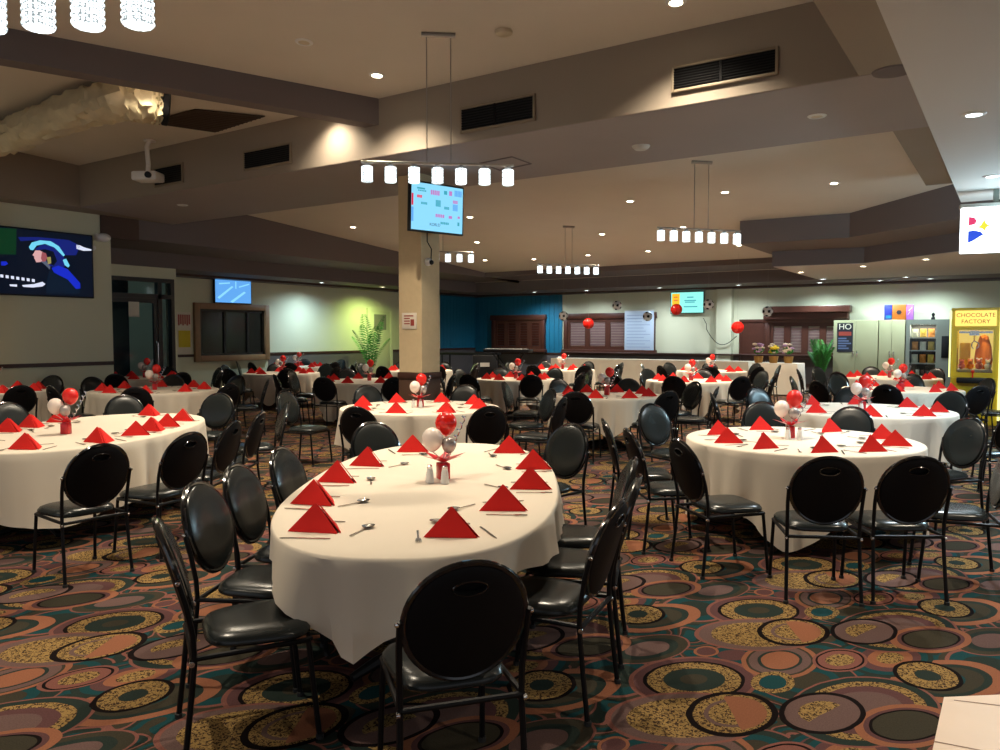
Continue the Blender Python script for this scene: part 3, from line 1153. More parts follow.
# faint square hatch outline in the soffit
hp = [at_z(*p_, Z1 - .008) for p_ in ((480, 163), (512, 156.5), (531, 163.5), (500, 170))]
hc = sum(hp, Vector()) / 4
tag(MB().tube([q_ - hc for q_ in hp], .012, 6, closed=True).build('access_hatch', M['dark_taupe'], loc=hc), 'thin square access hatch outline in the grey soffit above the pillar screen', 'hatch')

# wrapped ceiling duct


def at_s_low(x, y, low):
    d_ = ray(x, y)
    t_ = (SL0 - low - SLK * SLY - CAM_Z) / (d_.z - SLK * d_.y)
    return EYE + d_ * t_


path = [at_s_low(*p_, .26) for p_ in ((-60, 160), (0, 139), (40, 124), (85, 107), (120, 101), (150, 103), (161, 105))]
dense = []
for i in range(len(path) - 1):
    for k in range(9):
        dense.append(path[i].lerp(path[i + 1], k / 9))
dense.append(path[-1])
rnd_d = random.Random(2)
dt = thing('ceiling_duct', 'crumpled silver-wrapped air duct under the ceiling', 'duct', dense[-1])
mb = MB()
mb.tube([q - dense[-1] for q in dense], .23, 26)
mb.v = [tuple(Vector(v_) + Vector((rnd_d.uniform(-1, 1), rnd_d.uniform(-1, 1), rnd_d.uniform(-1, 1))) * .032) for v_ in mb.v]
mb.build('wrap', M['foilduct'], dt, smooth=True)
dv = (dense[-1] - dense[-3]).normalized()
MB().lathe([(.17, -.03), (.24, 0), (.24, .06), (.17, .08)], 20, dv * .02, dv).build('collar', M['blackm'], dt)

# projector
top = at_s(150, 140)
pj = at_d(148, 177, fwd(top))
t = thing('projector', 'white ceiling projector hanging on a curved pole', 'projector', pj, YAW * .9)
MB().bbox(-.2, .2, -.15, .15, -.07, .07, .03).build('body', M['white'], t)
MB().lathe([(.0, 0), (.045, 0), (.05, .04), (.03, .04)], 16, (.09, -.15, 0), (0, -1, 0)).build('lens', M['black'], t)
zc = zs(pj.y) - pj.z
MB().tube([(0, 0, .07), (0, .02, .2), (-.02, .02, zc - .1), (.03, .02, zc)], .035, 10).build('pole', M['white'], t)
MB().lathe([(.09, -.02), (.09, 0)], 16, (.03, .02, zc)).build('ceiling_plate', M['white'], t)


# ------------------------------------------------------------------ screens
def screen(name, label, loc, rz, W, H, face, tilt=0, cat='television'):
    t = thing(name, label, cat, loc, rz)
    r = bpy.data.objects.new
    t.rotation_euler = (tilt, 0, rz)
    MB().bbox(-W / 2 - .025, W / 2 + .025, 0, .06, -H / 2 - .025, H / 2 + .025, .008).build('bezel', M['black'], t)
    s = MB().box(-W / 2, W / 2, -.004, .0, -H / 2, H / 2).build('panel', face, t, smooth=False)
    return t, s


def poly(parent, name, pts, m, W, H, depth=-.006):
    """flat picture element; pts in 0..1 of the screen"""
    vs = [((x - .5) * W, depth, (.5 - y) * H) for x, y in pts]
    return MB().slab(vs, (0, -1, 0), .0015).build(name, m, parent, smooth=False)


# big television on the screen wall (faces +X: local -Y must become +X)
ya, yb = at_x(-22, 260, XA + .09).y, at_x(92, 260, XA + .09).y
W = yb - ya
zt = at_x(92, 236.5, XA + .09).z
zb_ = at_x(92, 297, XA + .09).z
H = zt - zb_
H = min(H, W)
t, s = screen('television', 'large wall television showing a blue-lit singer in profile', (XA + .09, (ya + yb) / 2, (zt + zb_) / 2), PI / 2, W, H, M['scr_dark'])
MB().box(-.3, .3, .06, .088, -.2, .2).build('wall_bracket', M['blackm'], t, smooth=False)


def P(pts, name, m, dep=-.006):
    # photo pixels (in the 110x90 zoom, 8.336x) to screen fractions: the visible part is x -22..92
    q = []
    for x, y in pts:
        px, py = x / 8.336, 215 + y / 8.333
        yt = 226.5 + (px) * .094
        ybt = 294.5 + px * .034
        q.append(((px + 22) / 114, (py - yt) / (ybt - yt)))
    poly(s, name, q, m, W, H, dep)


P([(-170, 100), (120, 110), (110, 330), (-170, 330)], 'green_glow', M['scr_green'])
P([(130, 180), (300, 178), (560, 200), (660, 250), (620, 330), (520, 330), (400, 230), (250, 205), (150, 215)], 'stage_glow', M['scr_blue2'])
P([(400, 440), (460, 420), (540, 450), (650, 570), (650, 615), (610, 620), (540, 540), (420, 480)], 'jacket_highlight', M['scr_blue'], -.0085)
P([(380, 470), (430, 425), (520, 440), (640, 600), (645, 660), (350, 660), (355, 560)], 'jacket', M['scr_jacket'], -.007)
P([(265, 280), (330, 240), (420, 250), (500, 330), (540, 400), (500, 440), (410, 430), (370, 420), (330, 330)], 'hair', M['scr_blue2'], -.0075)
P([(215, 265), (240, 225), (310, 205), (400, 212), (470, 255), (520, 330), (505, 340), (430, 265), (350, 235), (280, 250), (250, 290), (228, 288)], 'hair_light', M['scr_cyan'], -.0085)
P([(500, 370), (530, 360), (560, 420), (545, 435), (515, 415)], 'hair_tip', M['scr_cyan'], -.0085)
P([(280, 290), (350, 280), (420, 300), (450, 380), (420, 420), (370, 400), (330, 330)], 'hair_shade', M['scr_dark'], -.0095)
P([(266, 292), (256, 312), (242, 332), (258, 345), (255, 358), (262, 368), (272, 394), (312, 390), (345, 380), (350, 318), (305, 292)], 'face', M['scr_skin'], -.0100)
P([(322, 305), (355, 315), (366, 350), (352, 384), (325, 390), (312, 360)], 'cheek', M['scr_cheek'], -.0102)
P([(310, 385), (352, 380), (390, 430), (385, 455), (350, 420)], 'neck', M['scr_neck'], -.0102)
P([(362, 350), (395, 345), (398, 400), (370, 410)], 'ear', M['scr_ear'], -.0104)
P([(150, 590), (250, 580), (320, 560), (345, 580), (320, 600), (240, 610), (160, 605)], 'hand', M['scr_white'])
P([(50, 585), (110, 585), (110, 605), (55, 600)], 'key_light', M['scr_white'])
for k in range(7):
    x = -20 + k * 42
    P([(x, 500 + k * 6), (x + 24, 503 + k * 6), (x + 24, 528 + k * 6), (x, 525 + k * 6)], 'bulb_light', M['scr_white'])
P([(-10, 390), (30, 390), (45, 410), (20, 425), (-10, 425)], 'lamp_glow', M['scr_blue'])
P([(625, 240), (660, 245), (690, 260), (765, 280), (760, 290), (690, 292), (625, 275)], 'caption', M['scr_white'])

# security camera beside it
q = at_x(98, 240, XA)
t = thing('security_camera', 'white security camera high on the wall beside the large television', 'camera', (XA, q.y, q.z))
MB().lathe([(.0, 0), (.08, 0), (.07, .03), (.03, .1), (0, .1)], 16, (0, 0, .05), (1, 0, 0)).build('mount', M['white'], t)
MB().ball((.14, .03, .04), .1, sc=(1.1, 1.3, .8)).build('housing', M['white'], t)
MB().lathe([(.0, 0), (.05, 0), (.04, .04), (0, .04)], 16, (0, -.1, -.16), (1, 0, 0)).build('sensor_eye', M['white'], t)

# small television above the framed window
yv = at_x(233, 291, XW + .12)
W = at_x(251, 291, XW + .12).y - at_x(215.5, 291, XW + .12).y
H = at_x(215.5, 279, XW + .12).z - at_x(215.5, 304, XW + .12).z
H *= .97
t, s = screen('television', 'small wall television with pale blue picture above the framed window', (XW + .14, yv.y, yv.z), PI / 2, W, H, M['scr_court'])
for a in ([(.05, .8), (.45, .3), (.5, .33), (.1, .86)], [(.4, .95), (.8, .5), (.85, .55), (.47, 1)], [(.1, .2), (.4, .15), (.4, .2), (.1, .26)], [(.55, .1), (.58, .1), (.58, .4), (.55, .4)],
          [(.65, .3), (.95, .15), (.95, .2), (.66, .35)]):
    poly(s, 'court_line', a, M['scr_sky'], W, H)
MB().box(-.1, .1, .06, .138, -.1, .1).build('wall_bracket', M['blackm'], t, smooth=False)

# pillar screen
tl_, tr_ = at_d(411, 181, 10.55), at_d(465, 189, 11.15)
c = at_d(437.5, 208.5, 10.85)
vv = tr_ - tl_
rz = math.atan2(vv.y, vv.x)
W = math.hypot(vv.x, vv.y) - .05
H = .63
t, s = screen('television', 'tilted bright screen with small coloured text hanging on the pillar', c, rz, W, H, M['scr_sky'], tilt=math.radians(2))
for (x, y, w_, h_, mm) in ((.1, .1, .2, .035, 'scr_teal'), (.12, .15, .16, .03, 'scr_teal'), (.36, .12, .18, .1, 'scr_pink'), (.62, .1, .08, .08, 'scr_teal'), (.72, .09, .08, .1, 'scr_pink'),
                           (.83, .06, .15, .13, 'scr_court'), (.1, .26, .1, .06, 'scr_red'), (.0, .24, .045, .25, 'scr_red'), (.0, .53, .05, .3, 'scr_court'),
                           (.18, .4, .12, .05, 'scr_teal'), (.46, .32, .1, .14, 'scr_teal'), (.63, .44, .1, .06, 'scr_teal'), (.8, .28, .1, .07, 'scr_pink'), (.8, .37, .1, .14, 'scr_court'),
                           (.46, .62, .18, .07, 'scr_pink'), (.72, .63, .09, .06, 'scr_pink'), (.9, .62, .06, .05, 'scr_pink'), (.56, .78, .17, .05, 'scr_teal'), (.9, .75, .05, .08, 'scr_teal')):
    n_ = 5 if w_ > .09 and w_ < .19 else 1
    for k in range(n_):
        xx = x + w_ * k / n_
        poly(s, 'screen_text', [(xx, y), (xx + w_ / n_ * .75, y), (xx + w_ / n_ * .75, y + h_), (xx, y + h_)], M[mm], W, H)
text_mesh('KORLD', .055, M['scr_ink'], 'screen_word', s, (-W * .05, -.007, -H * .36), (PI / 2, 0, 0), .0005)
bx = MB()
bx.box(-.12, .12, .06, .1, -.12, .12)
bx.build('swivel_plate', M['blackm'], t, smooth=False)
# arm to the pillar
inv = Matrix.Rotation(-rz, 3, 'Z')
pp = inv @ (Vector((pc[0] + hw, pc[1] - .05, c.z)) - c)
MB().tube([(0, .09, 0), (pp.x * .5, pp.y * .5 + .04, -.02), (pp.x - .005, pp.y, 0)], .022, 8).build('arm_mount', M['blackm'], t)
MB().tube([(-.12, .07, -.25), (-.08, .12, -.45), (-.02, .1, -.55), (.02, .16, -.7)], .008, 6).build('cable', M['blackm'], t)
# dome camera + notice on the pillar
q = at_x(427, 262, pc[0] + hw + .0)
t = thing('dome_camera', 'small white dome camera on the pillar below the screen', 'camera', (pc[0] + hw, q.y, q.z))
MB().lathe([(0, 0), (.055, 0), (.06, .03), (.045, .07), (0, .07)], 16, (0, 0, 0), (1, 0, 0)).build('housing', M['white'], t)
MB().ball((.08, .0, -.01), .035, 12, 8).build('lens', M['black'], t)
a, b = at_y(402, 313, pc[1] - hw - .01), at_y(416.5, 329, pc[1] - hw - .01)
t = thing('notice_sign', 'small framed notice on the pillar face', 'sign', ((a.x + b.x) / 2, pc[1] - hw, (a.z + b.z) / 2))
ww, hh_ = (b.x - a.x) / 2, (a.z - b.z) / 2
MB().bbox(-ww, ww, -.012, -.001, -hh_, hh_, .003).build('sheet', M['paper'], t)
g = MB()
for i in range(4):
    g.box(-ww * .7, ww * (.1 if i else .6), -.014, -.012, hh_ * (.55 - i * .32), hh_ * (.7 - i * .32))
g.box(ww * .2, ww * .7, -.014, -.012, -hh_ * .6, hh_ * .2)
g.build('print', M['posterred'], t, smooth=False)

# television on the far wall
xa, xb = at_y(670.5, 302, YW - .15).x, at_y(704, 302, YW - .15).x
zt, zb_ = at_y(687, 291.5, YW - .15).z, at_y(687, 313.5, YW - .15).z
W, H = xb - xa - .05, zt - zb_ - .05
t, s = screen('television', 'far wall television with mint picture and yellow corner block', ((xa + xb) / 2, YW - .15, (zt + zb_) / 2), 0, W, H, M['scr_mint'])
poly(s, 'picture_block', [(.03, .06), (.27, .06), (.27, .9), (.03, .9)], M['scr_yellow'], W, H)
for k, (x, y, w_) in enumerate(((.5, .22, .2), (.42, .38, .36), (.44, .46, .3), (.4, .68, .42), (.08, .2, .14), (.08, .36, .14))):
    poly(s, 'screen_text', [(x, y), (x + w_, y), (x + w_, y + .05), (x, y + .05)], M['scr_teal'] if k < 4 else M['scr_red'], W, H)
MB().box(-.15, .15, .06, .148, -.1, .1).build('wall_bracket', M['blackm'], t, smooth=False)
q0 = Vector((0, .1, -H / 2 - .1))
pts = []
pa, pb_ = at_y(704, 318, YW - .04), at_y(737, 336, YW - .33)
ctr = Vector(((xa + xb) / 2, YW - .15, (zt + zb_) / 2))
for i in range(13):
    u = i / 12
    q = pa.lerp(pb_, u)
    q.z -= .55 * math.sin(PI * u)
    q.y = YW - .36 if u > .1 else YW - .1
    pts.append(q - ctr)
MB().tube(pts, .012, 6).build('cable', M['blackm'], t)

# whiteboard sheet on the far wall
xa, xb = at_y(626, 330, YW - .04).x, at_y(655, 330, YW - .04).x
zt, zb_ = at_y(640, 311, YW - .16).z, at_y(640, 353.5, YW - .16).z
t = thing('whiteboard', 'pale blue notice board with faint ruled writing on the far wall', 'whiteboard', ((xa + xb) / 2, YW - .16, (zt + zb_) / 2))
W, H = xb - xa, zt - zb_
MB().bbox(-W / 2, W / 2, 0, .03, -H / 2, H / 2, .005).build('board', M['board'], t)
g = MB()
for i in range(11):
    z = H / 2 - .16 - i * .11
    g.box(-W / 2 + .08, W / 2 - (.1 + .5 * random.random()), -.002, .0, z, z + .025)
g.build('writing', M['ink'], t, smooth=False)
MB().bbox(-W / 2, W / 2, .0, .04, H / 2, H / 2 + .04, .006).tube([(0, .02, H / 2 + .03), (0, .15, H / 2 + .03)], .012, 6).build('hanging_rail', M['offwhite'], t)

# white sign with the three coloured marks
sa, sbm = at_d(962, 208, 10.3), at_d(1030, 206, 10.0)
v = sbm - sa
rz = math.atan2(v.y, v.x)
W = math.hypot(v.x, v.y)
H = at_d(962, 207, 10.3).z - at_d(962, 252, 10.3).z
t = thing('hanging_sign', 'glowing white hanging sign with red, yellow and blue marks', 'sign', (sa.x, sa.y, sa.z - H / 2), rz)
MB().bbox(0, W, -.001, .14, -H / 2, H / 2, .01).build('light_box', M['sign_white'], t)
MB().bbox(-.02, W + .02, 0.0, .14, H / 2, H / 2 + .05, .008).build('top_rail', M['offwhite'], t)
zz = ZR - (sa.z - H / 2)
MB().box(.36, .42, .04, .1, H / 2 + .05, zz).build('hanging_post', M['vending'], t, smooth=False)
px = W / 68.0


def mk(nm, pts, m):
    MB().slab([((x - 27.5) / 9.37 * px, -.003, H / 2 - (y - 250) / 9.37 * (H / 45)) for x, y in pts], (0, -1, 0), .002).build(nm, m, t, smooth=False)


mk('red_mark', [(105 - 10, 335), (150, 345), (172, 372), (165, 400), (150, 412), (95, 418)], M['sign_red'])
mk('yellow_mark', [(245, 365), (262, 405), (300, 425), (265, 445), (255, 475), (220, 450), (180, 440), (215, 415)], M['sign_yellow'])
mk('blue_mark', [(92, 470), (150, 465), (210, 478), (245, 505), (200, 530), (150, 560), (92, 582)], M['sign_blue'])


# ------------------------------------------------------------------ chair
def make_chair(label, loc, rz, group):
    t = thing('banquet_chair', label, 'chair', loc, rz, group)
    # seat
    n = 40
    prof = [(0.0, .478), (.5, .478), (.8, .474), (.94, .462), (1.0, .445), (1.0, .432), (.96, .422), (0.0, .422)]
    vs, fs = [], []
    for r, z in prof:
        for i in range(n):
            a = 2 * PI * i / n
            c, s_ = math.cos(a), math.sin(a)
            k = (abs(c) ** 4 + abs(s_) ** 4) ** (-.25)
            wd = .205 + .02 * s_
            vs.append((r * k * c * wd, r * k * s_ * .205 + .01, z))
    for j in range(len(prof) - 1):
        for i in range(n):
            q = (i + 1) % n
            fs.append((j * n + i, j * n + q, (j + 1) * n + q, (j + 1) * n + i))
    mb = MB()
    mb.add(vs, fs)
    mb.build('seat', M['vinyl'], t)
    # backrest axes
    bc = Vector((0, -.300, .700))
    tl = math.radians(16)
    V = Vector((0, -math.sin(tl), math.cos(tl)))
    Wd = Vector((0, math.cos(tl), math.sin(tl)))
    U = Vector((1, 0, 0))
    ru, rv = .205, .218
    n = 44

    def ell(k, w, cu=0, cv=0, a=ru, b=rv, curve=True):
        out = []
        for i in range(n):
            an = 2 * PI * i / n
            u, v = cu + a * k * math.cos(an), cv + b * k * math.sin(an)
            dep = w + (.45 * u * u if curve else 0)
            out.append(bc + U * u + V * v + Wd * dep)
        return out
    pad = MB()
    rings = [ell(.001, .034), ell(.5, .033), ell(.8, .028), ell(.93, .016), ell(.96, .0)]
    vs = [p for r in rings for p in r]
    fs = []
    for j in range(len(rings) - 1):
        for i in range(n):
            q = (i + 1) % n
            fs.append((j * n + i, j * n + q, (j + 1) * n + q, (j + 1) * n + i))
    pad.add(vs, fs)
    bo = pad.build('backrest', M['vinyl'], t)
    # rear shell with a hand slot
    sh = MB()
    rings = [ell(.985, .004), ell(.97, -.012), ell(.93, -.018), ell(1, -.018, 0, .135, .055, .025), ell(1, .004, 0, .135, .05, .021), ell(.01, .004, 0, .135, .05, .021)]
    vs = [p for r in rings for p in r]
    fs = []
    for j in range(len(rings) - 1):
        for i in range(n):
            q = (i + 1) % n
            fs.append((j * n + i, (j + 1) * n + i, (j + 1) * n + q, j * n + q))
    sh.add(vs, fs)
    so = sh.build('back_shell', M['shell'], t)
    MB().tube(ell(1.0, -.004), .0125, 8, closed=True).build('back_rim', M['gloss'], t)
    MB().tube([p for p in ell(1.04, -.019, 0, .135, .055, .025)], .0035, 6, closed=True).build('hand_slot', M['gloss'], so)
    # legs
    for sx in (-1, 1):
        # rear leg and upright in one bent tube
        pts = [(sx * .220, -.285, 0), (sx * .214, -.262, .2), (sx * .21, -.242, .40), (sx * .211, -.246, .50), (sx * .216, -.268, .62), (sx * .217, -.296, .72)]
        lo = MB().tube(pts, .0115, 8).build('leg', M['tube'], t)
        MB().lathe([(.016, 0), (.016, .018), (.0125, .02)], 10, (sx * .220, -.285, 0)).build('foot_cap', M['rubber'], lo)
        MB().lathe([(0, 0), (.009, 0), (.009, .012), (.005, .015), (0, .015)], 10, (sx * .219, -.293, .71), (sx, -.3, 0)).build('bolt_cap', M['chrome'], lo)
        pts = [(sx * .205, .225, 0), (sx * .2, .2, .25), (sx * .195, .185, .41)]
        lo = MB().tube(pts, .0115, 8).build('leg', M['tube'], t)
        MB().lathe([(.016, 0), (.016, .018), (.0125, .02)], 10, (sx * .205, .225, 0)).build('foot_cap', M['rubber'], lo)
    fr_ = MB()
    fr_.tube([(-.21, -.25, .41), (-.2, .18, .41), (-.19, .195, .41), (.19, .195, .41), (.2, .18, .41), (.21, -.25, .41)], .011, 8)
    fr_.tube([(-.21, -.248, .405), (.21, -.248, .405)], .011, 8)
    fr_.build('seat_frame', M['tube'], t)
    bt = MB()
    for sx in (-1, 1):
        bt.lathe([(0, 0), (.011, 0), (.011, .012), (0, .014)], 10, (sx * .212, -.252, .395), (sx, 0, 0))
    bt.build('frame_bolt', M['chrome'], t)
    return t


PROTO = {}


def chair(X, d, h, label, group):
    SEATS.append((X, d))
    p_ = c2r(X, d)
    hx, hy = c2r(*h)
    rz = math.atan2(-hx, hy)
    loc = (p_[0], p_[1], 0)
    if 'c' not in PROTO:
        PROTO['c'] = make_chair(label, loc, rz, group)
        return PROTO['c']
    return dup(PROTO['c'], loc, rz, label, group)


# ------------------------------------------------------------------ tables
def sup(a, b, n, ph):
    c, s_ = math.cos(ph), math.sin(ph)
    r = (abs(c / a) ** n + abs(s_ / b) ** n) ** (-1 / n)
    return r


def make_cloth(a, b, n, drop, seed, top=.756):
    rnd = random.Random(seed)
    N = 168
    fold = [(k_, rnd.uniform(0, 6.28), rnd.uniform(.6, 1)) for k_ in ((11, 14, 19, 27, 33) if b > a * 1.2 else (8, 11, 14, 19, 27))]
    mb = MB()
    rows = []
    for k in (0.02, .35, .7, .93):
        row = []
        for i in range(N):
            ph = 2 * PI * i / N
            r = sup(a, b, n, ph) * k
            row.append((r * math.cos(ph), r * math.sin(ph), top + .0012 * math.sin(9 * ph + k * 7)))
        rows.append(row)
    # rounded edge
    for da, dz in ((.0, 0.0), (.008, -.004), (.014, -.014)):
        row = []
        for i in range(N):
            ph = 2 * PI * i / N
            r = sup(a, b, n, ph) + da
            row.append((r * math.cos(ph), r * math.sin(ph), top + dz))
        rows.append(row)
    K = 9
    for k in range(1, K + 1):
        t = k / K
        row = []
        for i in range(N):
            ph = 2 * PI * i / N
            Ld = drop(ph)
            f = sum(w * (1.7 * abs(math.sin(round(m_ / 2) * ph + p_)) - 1.1) for m_, p_, w in fold) / 3.0
            amp = (.42 if b > a * 1.2 and Ld < .45 else .24) * (t ** .9) * min(Ld, .45)
            r = sup(a, b, n, ph) + .016 + amp * f + .008 * t
            # points that hang far swing in a little
            row.append((r * math.cos(ph), r * math.sin(ph), top - .014 - (Ld - .014) * t))
        rows.append(row)
    vs = [p for r in rows for p in r]
    fs = []
    for j in range(len(rows) - 1):
        for i in range(N):
            q = (i + 1) % N
            fs.append((j * N + i, (j + 1) * N + i, (j + 1) * N + q, j * N + q))
    fs.append([i for i in range(N)])
    mb.add(vs, fs)
    return mb


def square_drop(a, hs, rot, cap=.70):
    def f(ph):
        x = ph - rot
        c, s_ = abs(math.cos(x)), abs(math.sin(x))
        p = 9.0
        R = hs * (c ** p + s_ ** p) ** (-1 / p)
        L_ = R - a
        return max(.06, min(L_ if L_ < .4 else .4 + (L_ - .4) * .75, cap))
    return f


def peaks_drop(base, peaks, wob=.012):
    def f(ph):
        L_ = base + wob * math.sin(3 * ph + 1)
        for a, w, h in peaks:
            dd = abs((ph - a + PI) % (2 * PI) - PI)
            L_ += h * max(0, 1 - dd / w) ** 1.2
        return L_
    return f


def table_base(t, a, b, n):
    N = 64
    pts = []
    for i in range(N):
        ph = 2 * PI * i / N
        r = sup(a, b, n, ph) - .012
        pts.append((r * math.cos(ph), r * math.sin(ph)))
    MB().prism(pts, .722, .75).build('table_top', M['woodframe'], t)
    spots = [(0, 0)] if b < 1.2 else [(0, -b * .5), (0, b * .5)]
    for (x, y) in spots:
        pd = MB().lathe([(.045, .05), (.05, .08), (.05, .69), (.14, .722)], 18, (x, y, 0)).build('pedestal', M['black'], t)
        ft_ = MB()
        for k in range(4):
            an = PI / 4 + k * PI / 2
            e = Vector((math.cos(an), math.sin(an), 0))
            ft_.tube([Vector((x, y, .07)) + e * .03, Vector((x, y, .055)) + e * .22, Vector((x, y, .02)) + e * .36], .028, 8, radii=[.035, .03, .02])
        ft_.build('pedestal_foot', M['black'], pd)


# ---- napkin, cutlery, centrepiece prototypes
def make_napkin(label, loc, rz, group):
    mb = MB()
    ap = Vector((0, -.02, .128))
    L_, R_, T_ = Vector((-.118, -.06, 0)), Vector((.118, -.06, 0)), Vector((.03, .11, 0))
    mb.add([ap, L_, R_, T_], [(0, 1, 2), (0, 2, 3), (0, 3, 1), (1, 3, 2)])
    # folded layer peeping out beside the big face
    for k in (.012, .026):
        a_, b_, c_ = ap + Vector((.004, k, -.4 * k)), R_ + Vector((.012 - k * .3, k + .004, 0)), T_ + Vector((.016, -.01 + k * .2, 0))
        n_ = (b_ - a_).cross(c_ - a_).normalized()
        mb.slab([a_, b_, c_], n_, .002)
    o = mb.build('napkin', M['red'], loc=loc, rz=rz, smooth=False)
    return tag(o, label, 'napkin', group)


def dup1(key, maker, label, loc, rz, group):
    if key not in PROTO:
        PROTO[key] = maker(label, loc, rz, group)
        return PROTO[key]
    return dup(PROTO[key], loc, rz, label, group)


def make_knife(label, loc, rz, group):
    mb = MB()
    pts = [(-.005, -.11), (.005, -.11), (.0065, -.06), (.005, -.01), (.008, 0), (.009, .06), (.006, .1), (.0, .112), (-.004, .1), (-.005, 0), (-.0065, -.06)]
    mb.prism(pts, 0, .003)
    o = mb.build('dinner_knife', M['steel'], loc=loc, rz=rz)
    return tag(o, label, 'knife', group)


def make_fork(label, loc, rz, group):
    mb = MB()
    mb.prism([(-.005, -.1), (.005, -.1), (.0035, -.02), (.004, .03), (.012, .045), (.012, .06), (-.012, .06), (-.012, .045), (-.004, .03), (-.0035, -.02)], .001, .004)
    for k in range(4):
        x = -.0105 + k * .007
        mb.prism([(x - .0015, .06), (x + .0015, .06), (x + .001, .1), (x - .001, .1)], .002, .005)
    o = mb.build('dinner_fork', M['steel'], loc=loc, rz=rz)
    return tag(o, label, 'fork', group)


def make_spoon(label, loc, rz, group):
    mb = MB()
    mb.prism([(-.005, -.09), (.005, -.09), (.0025, 0), (.003, .04), (-.003, .04), (-.0025, 0)], .001, .005)
    mb.lathe([(0, .003), (.012, .004), (.021, .009), (.0225, .012), (.0205, .0115), (.011, .0065), (0, .0055)], 18, (0, .07, 0), sx=1.25, sy=1.6)
    o = mb.build('soup_spoon', M['steel'], loc=loc, rz=rz)
    return tag(o, label, 'spoon', group)


def make_shaker(label, loc, rz, group):
    t = thing('shaker', label, 'shaker', loc, rz, group)
    MB().lathe([(0, 0), (.024, 0), (.025, .01), (.021, .06), (.016, .085), (0, .085)], 16).build('body', M['white'], t)
    MB().lathe([(.0165, .084), (.0165, .1), (.01, .108), (0, .109)], 16).build('lid', M['chrome'], t)
    return t


def make_centre(label, loc, rz, group):
    t = thing('balloon_centrepiece', label, 'table decoration', loc, rz, group)
    MB().bbox(-.035, .035, -.035, .035, 0, .1, .008).build('weight_box', M['redfoil'], t)
    st_ = MB()
    for k in range(6):
        a = 2 * PI * k / 6
        e = Vector((math.cos(a), math.sin(a), 0))
        f_ = Vector((-math.sin(a), math.cos(a), 0))
        st_.add([(0, 0, .1), e * .05 + f_ * .035 + Vector((0, 0, .125)), e * .15 + Vector((0, 0, .155)), e * .05 - f_ * .035 + Vector((0, 0, .125)), (0, 0, .108), e * .05 + Vector((0, 0, .138))],
                [(0, 1, 2, 3), (4, 1, 2), (4, 2, 3)])
    st_.build('tissue_star', M['redfoil'], t, smooth=False)
    for (x, y, z, r, m, nm) in ((.03, .03, .335, .066, 'redballoon', 'balloon'), (-.075, -.02, .25, .064, 'whiteballoon', 'balloon'), (.02, -.05, .215, .045, 'clearballoon', 'balloon')):
        bo = MB().ball((x, y, z), r, 18, 12, (1, 1, 1.08), .12)
        bo.lathe([(.002, 0), (.009, .004), (.004, .014), (0, .016)], 8, (x, y, z - r * 1.26))
        b_ = bo.build(nm, M[m], t)
        MB().tube([(0, 0, .1), (x * .6, y * .6, .1 + (z - r - .1) * .6), (x, y, z - r * 1.2)], .003, 6).build('stick', M['white'], b_)
    sp_ = []
    for i in range(40):
        u = i / 39
        sp_.append((.03 + .13 * u + .014 * math.cos(i * 1.1), .02 + .03 * u, .12 + .26 * u + .014 * math.sin(i * 1.1)))
    MB().tube(sp_, .004, 5).build('curly_ribbon', M['chrome'], t)
    return t


TOPZ = .7575
TABLES = []


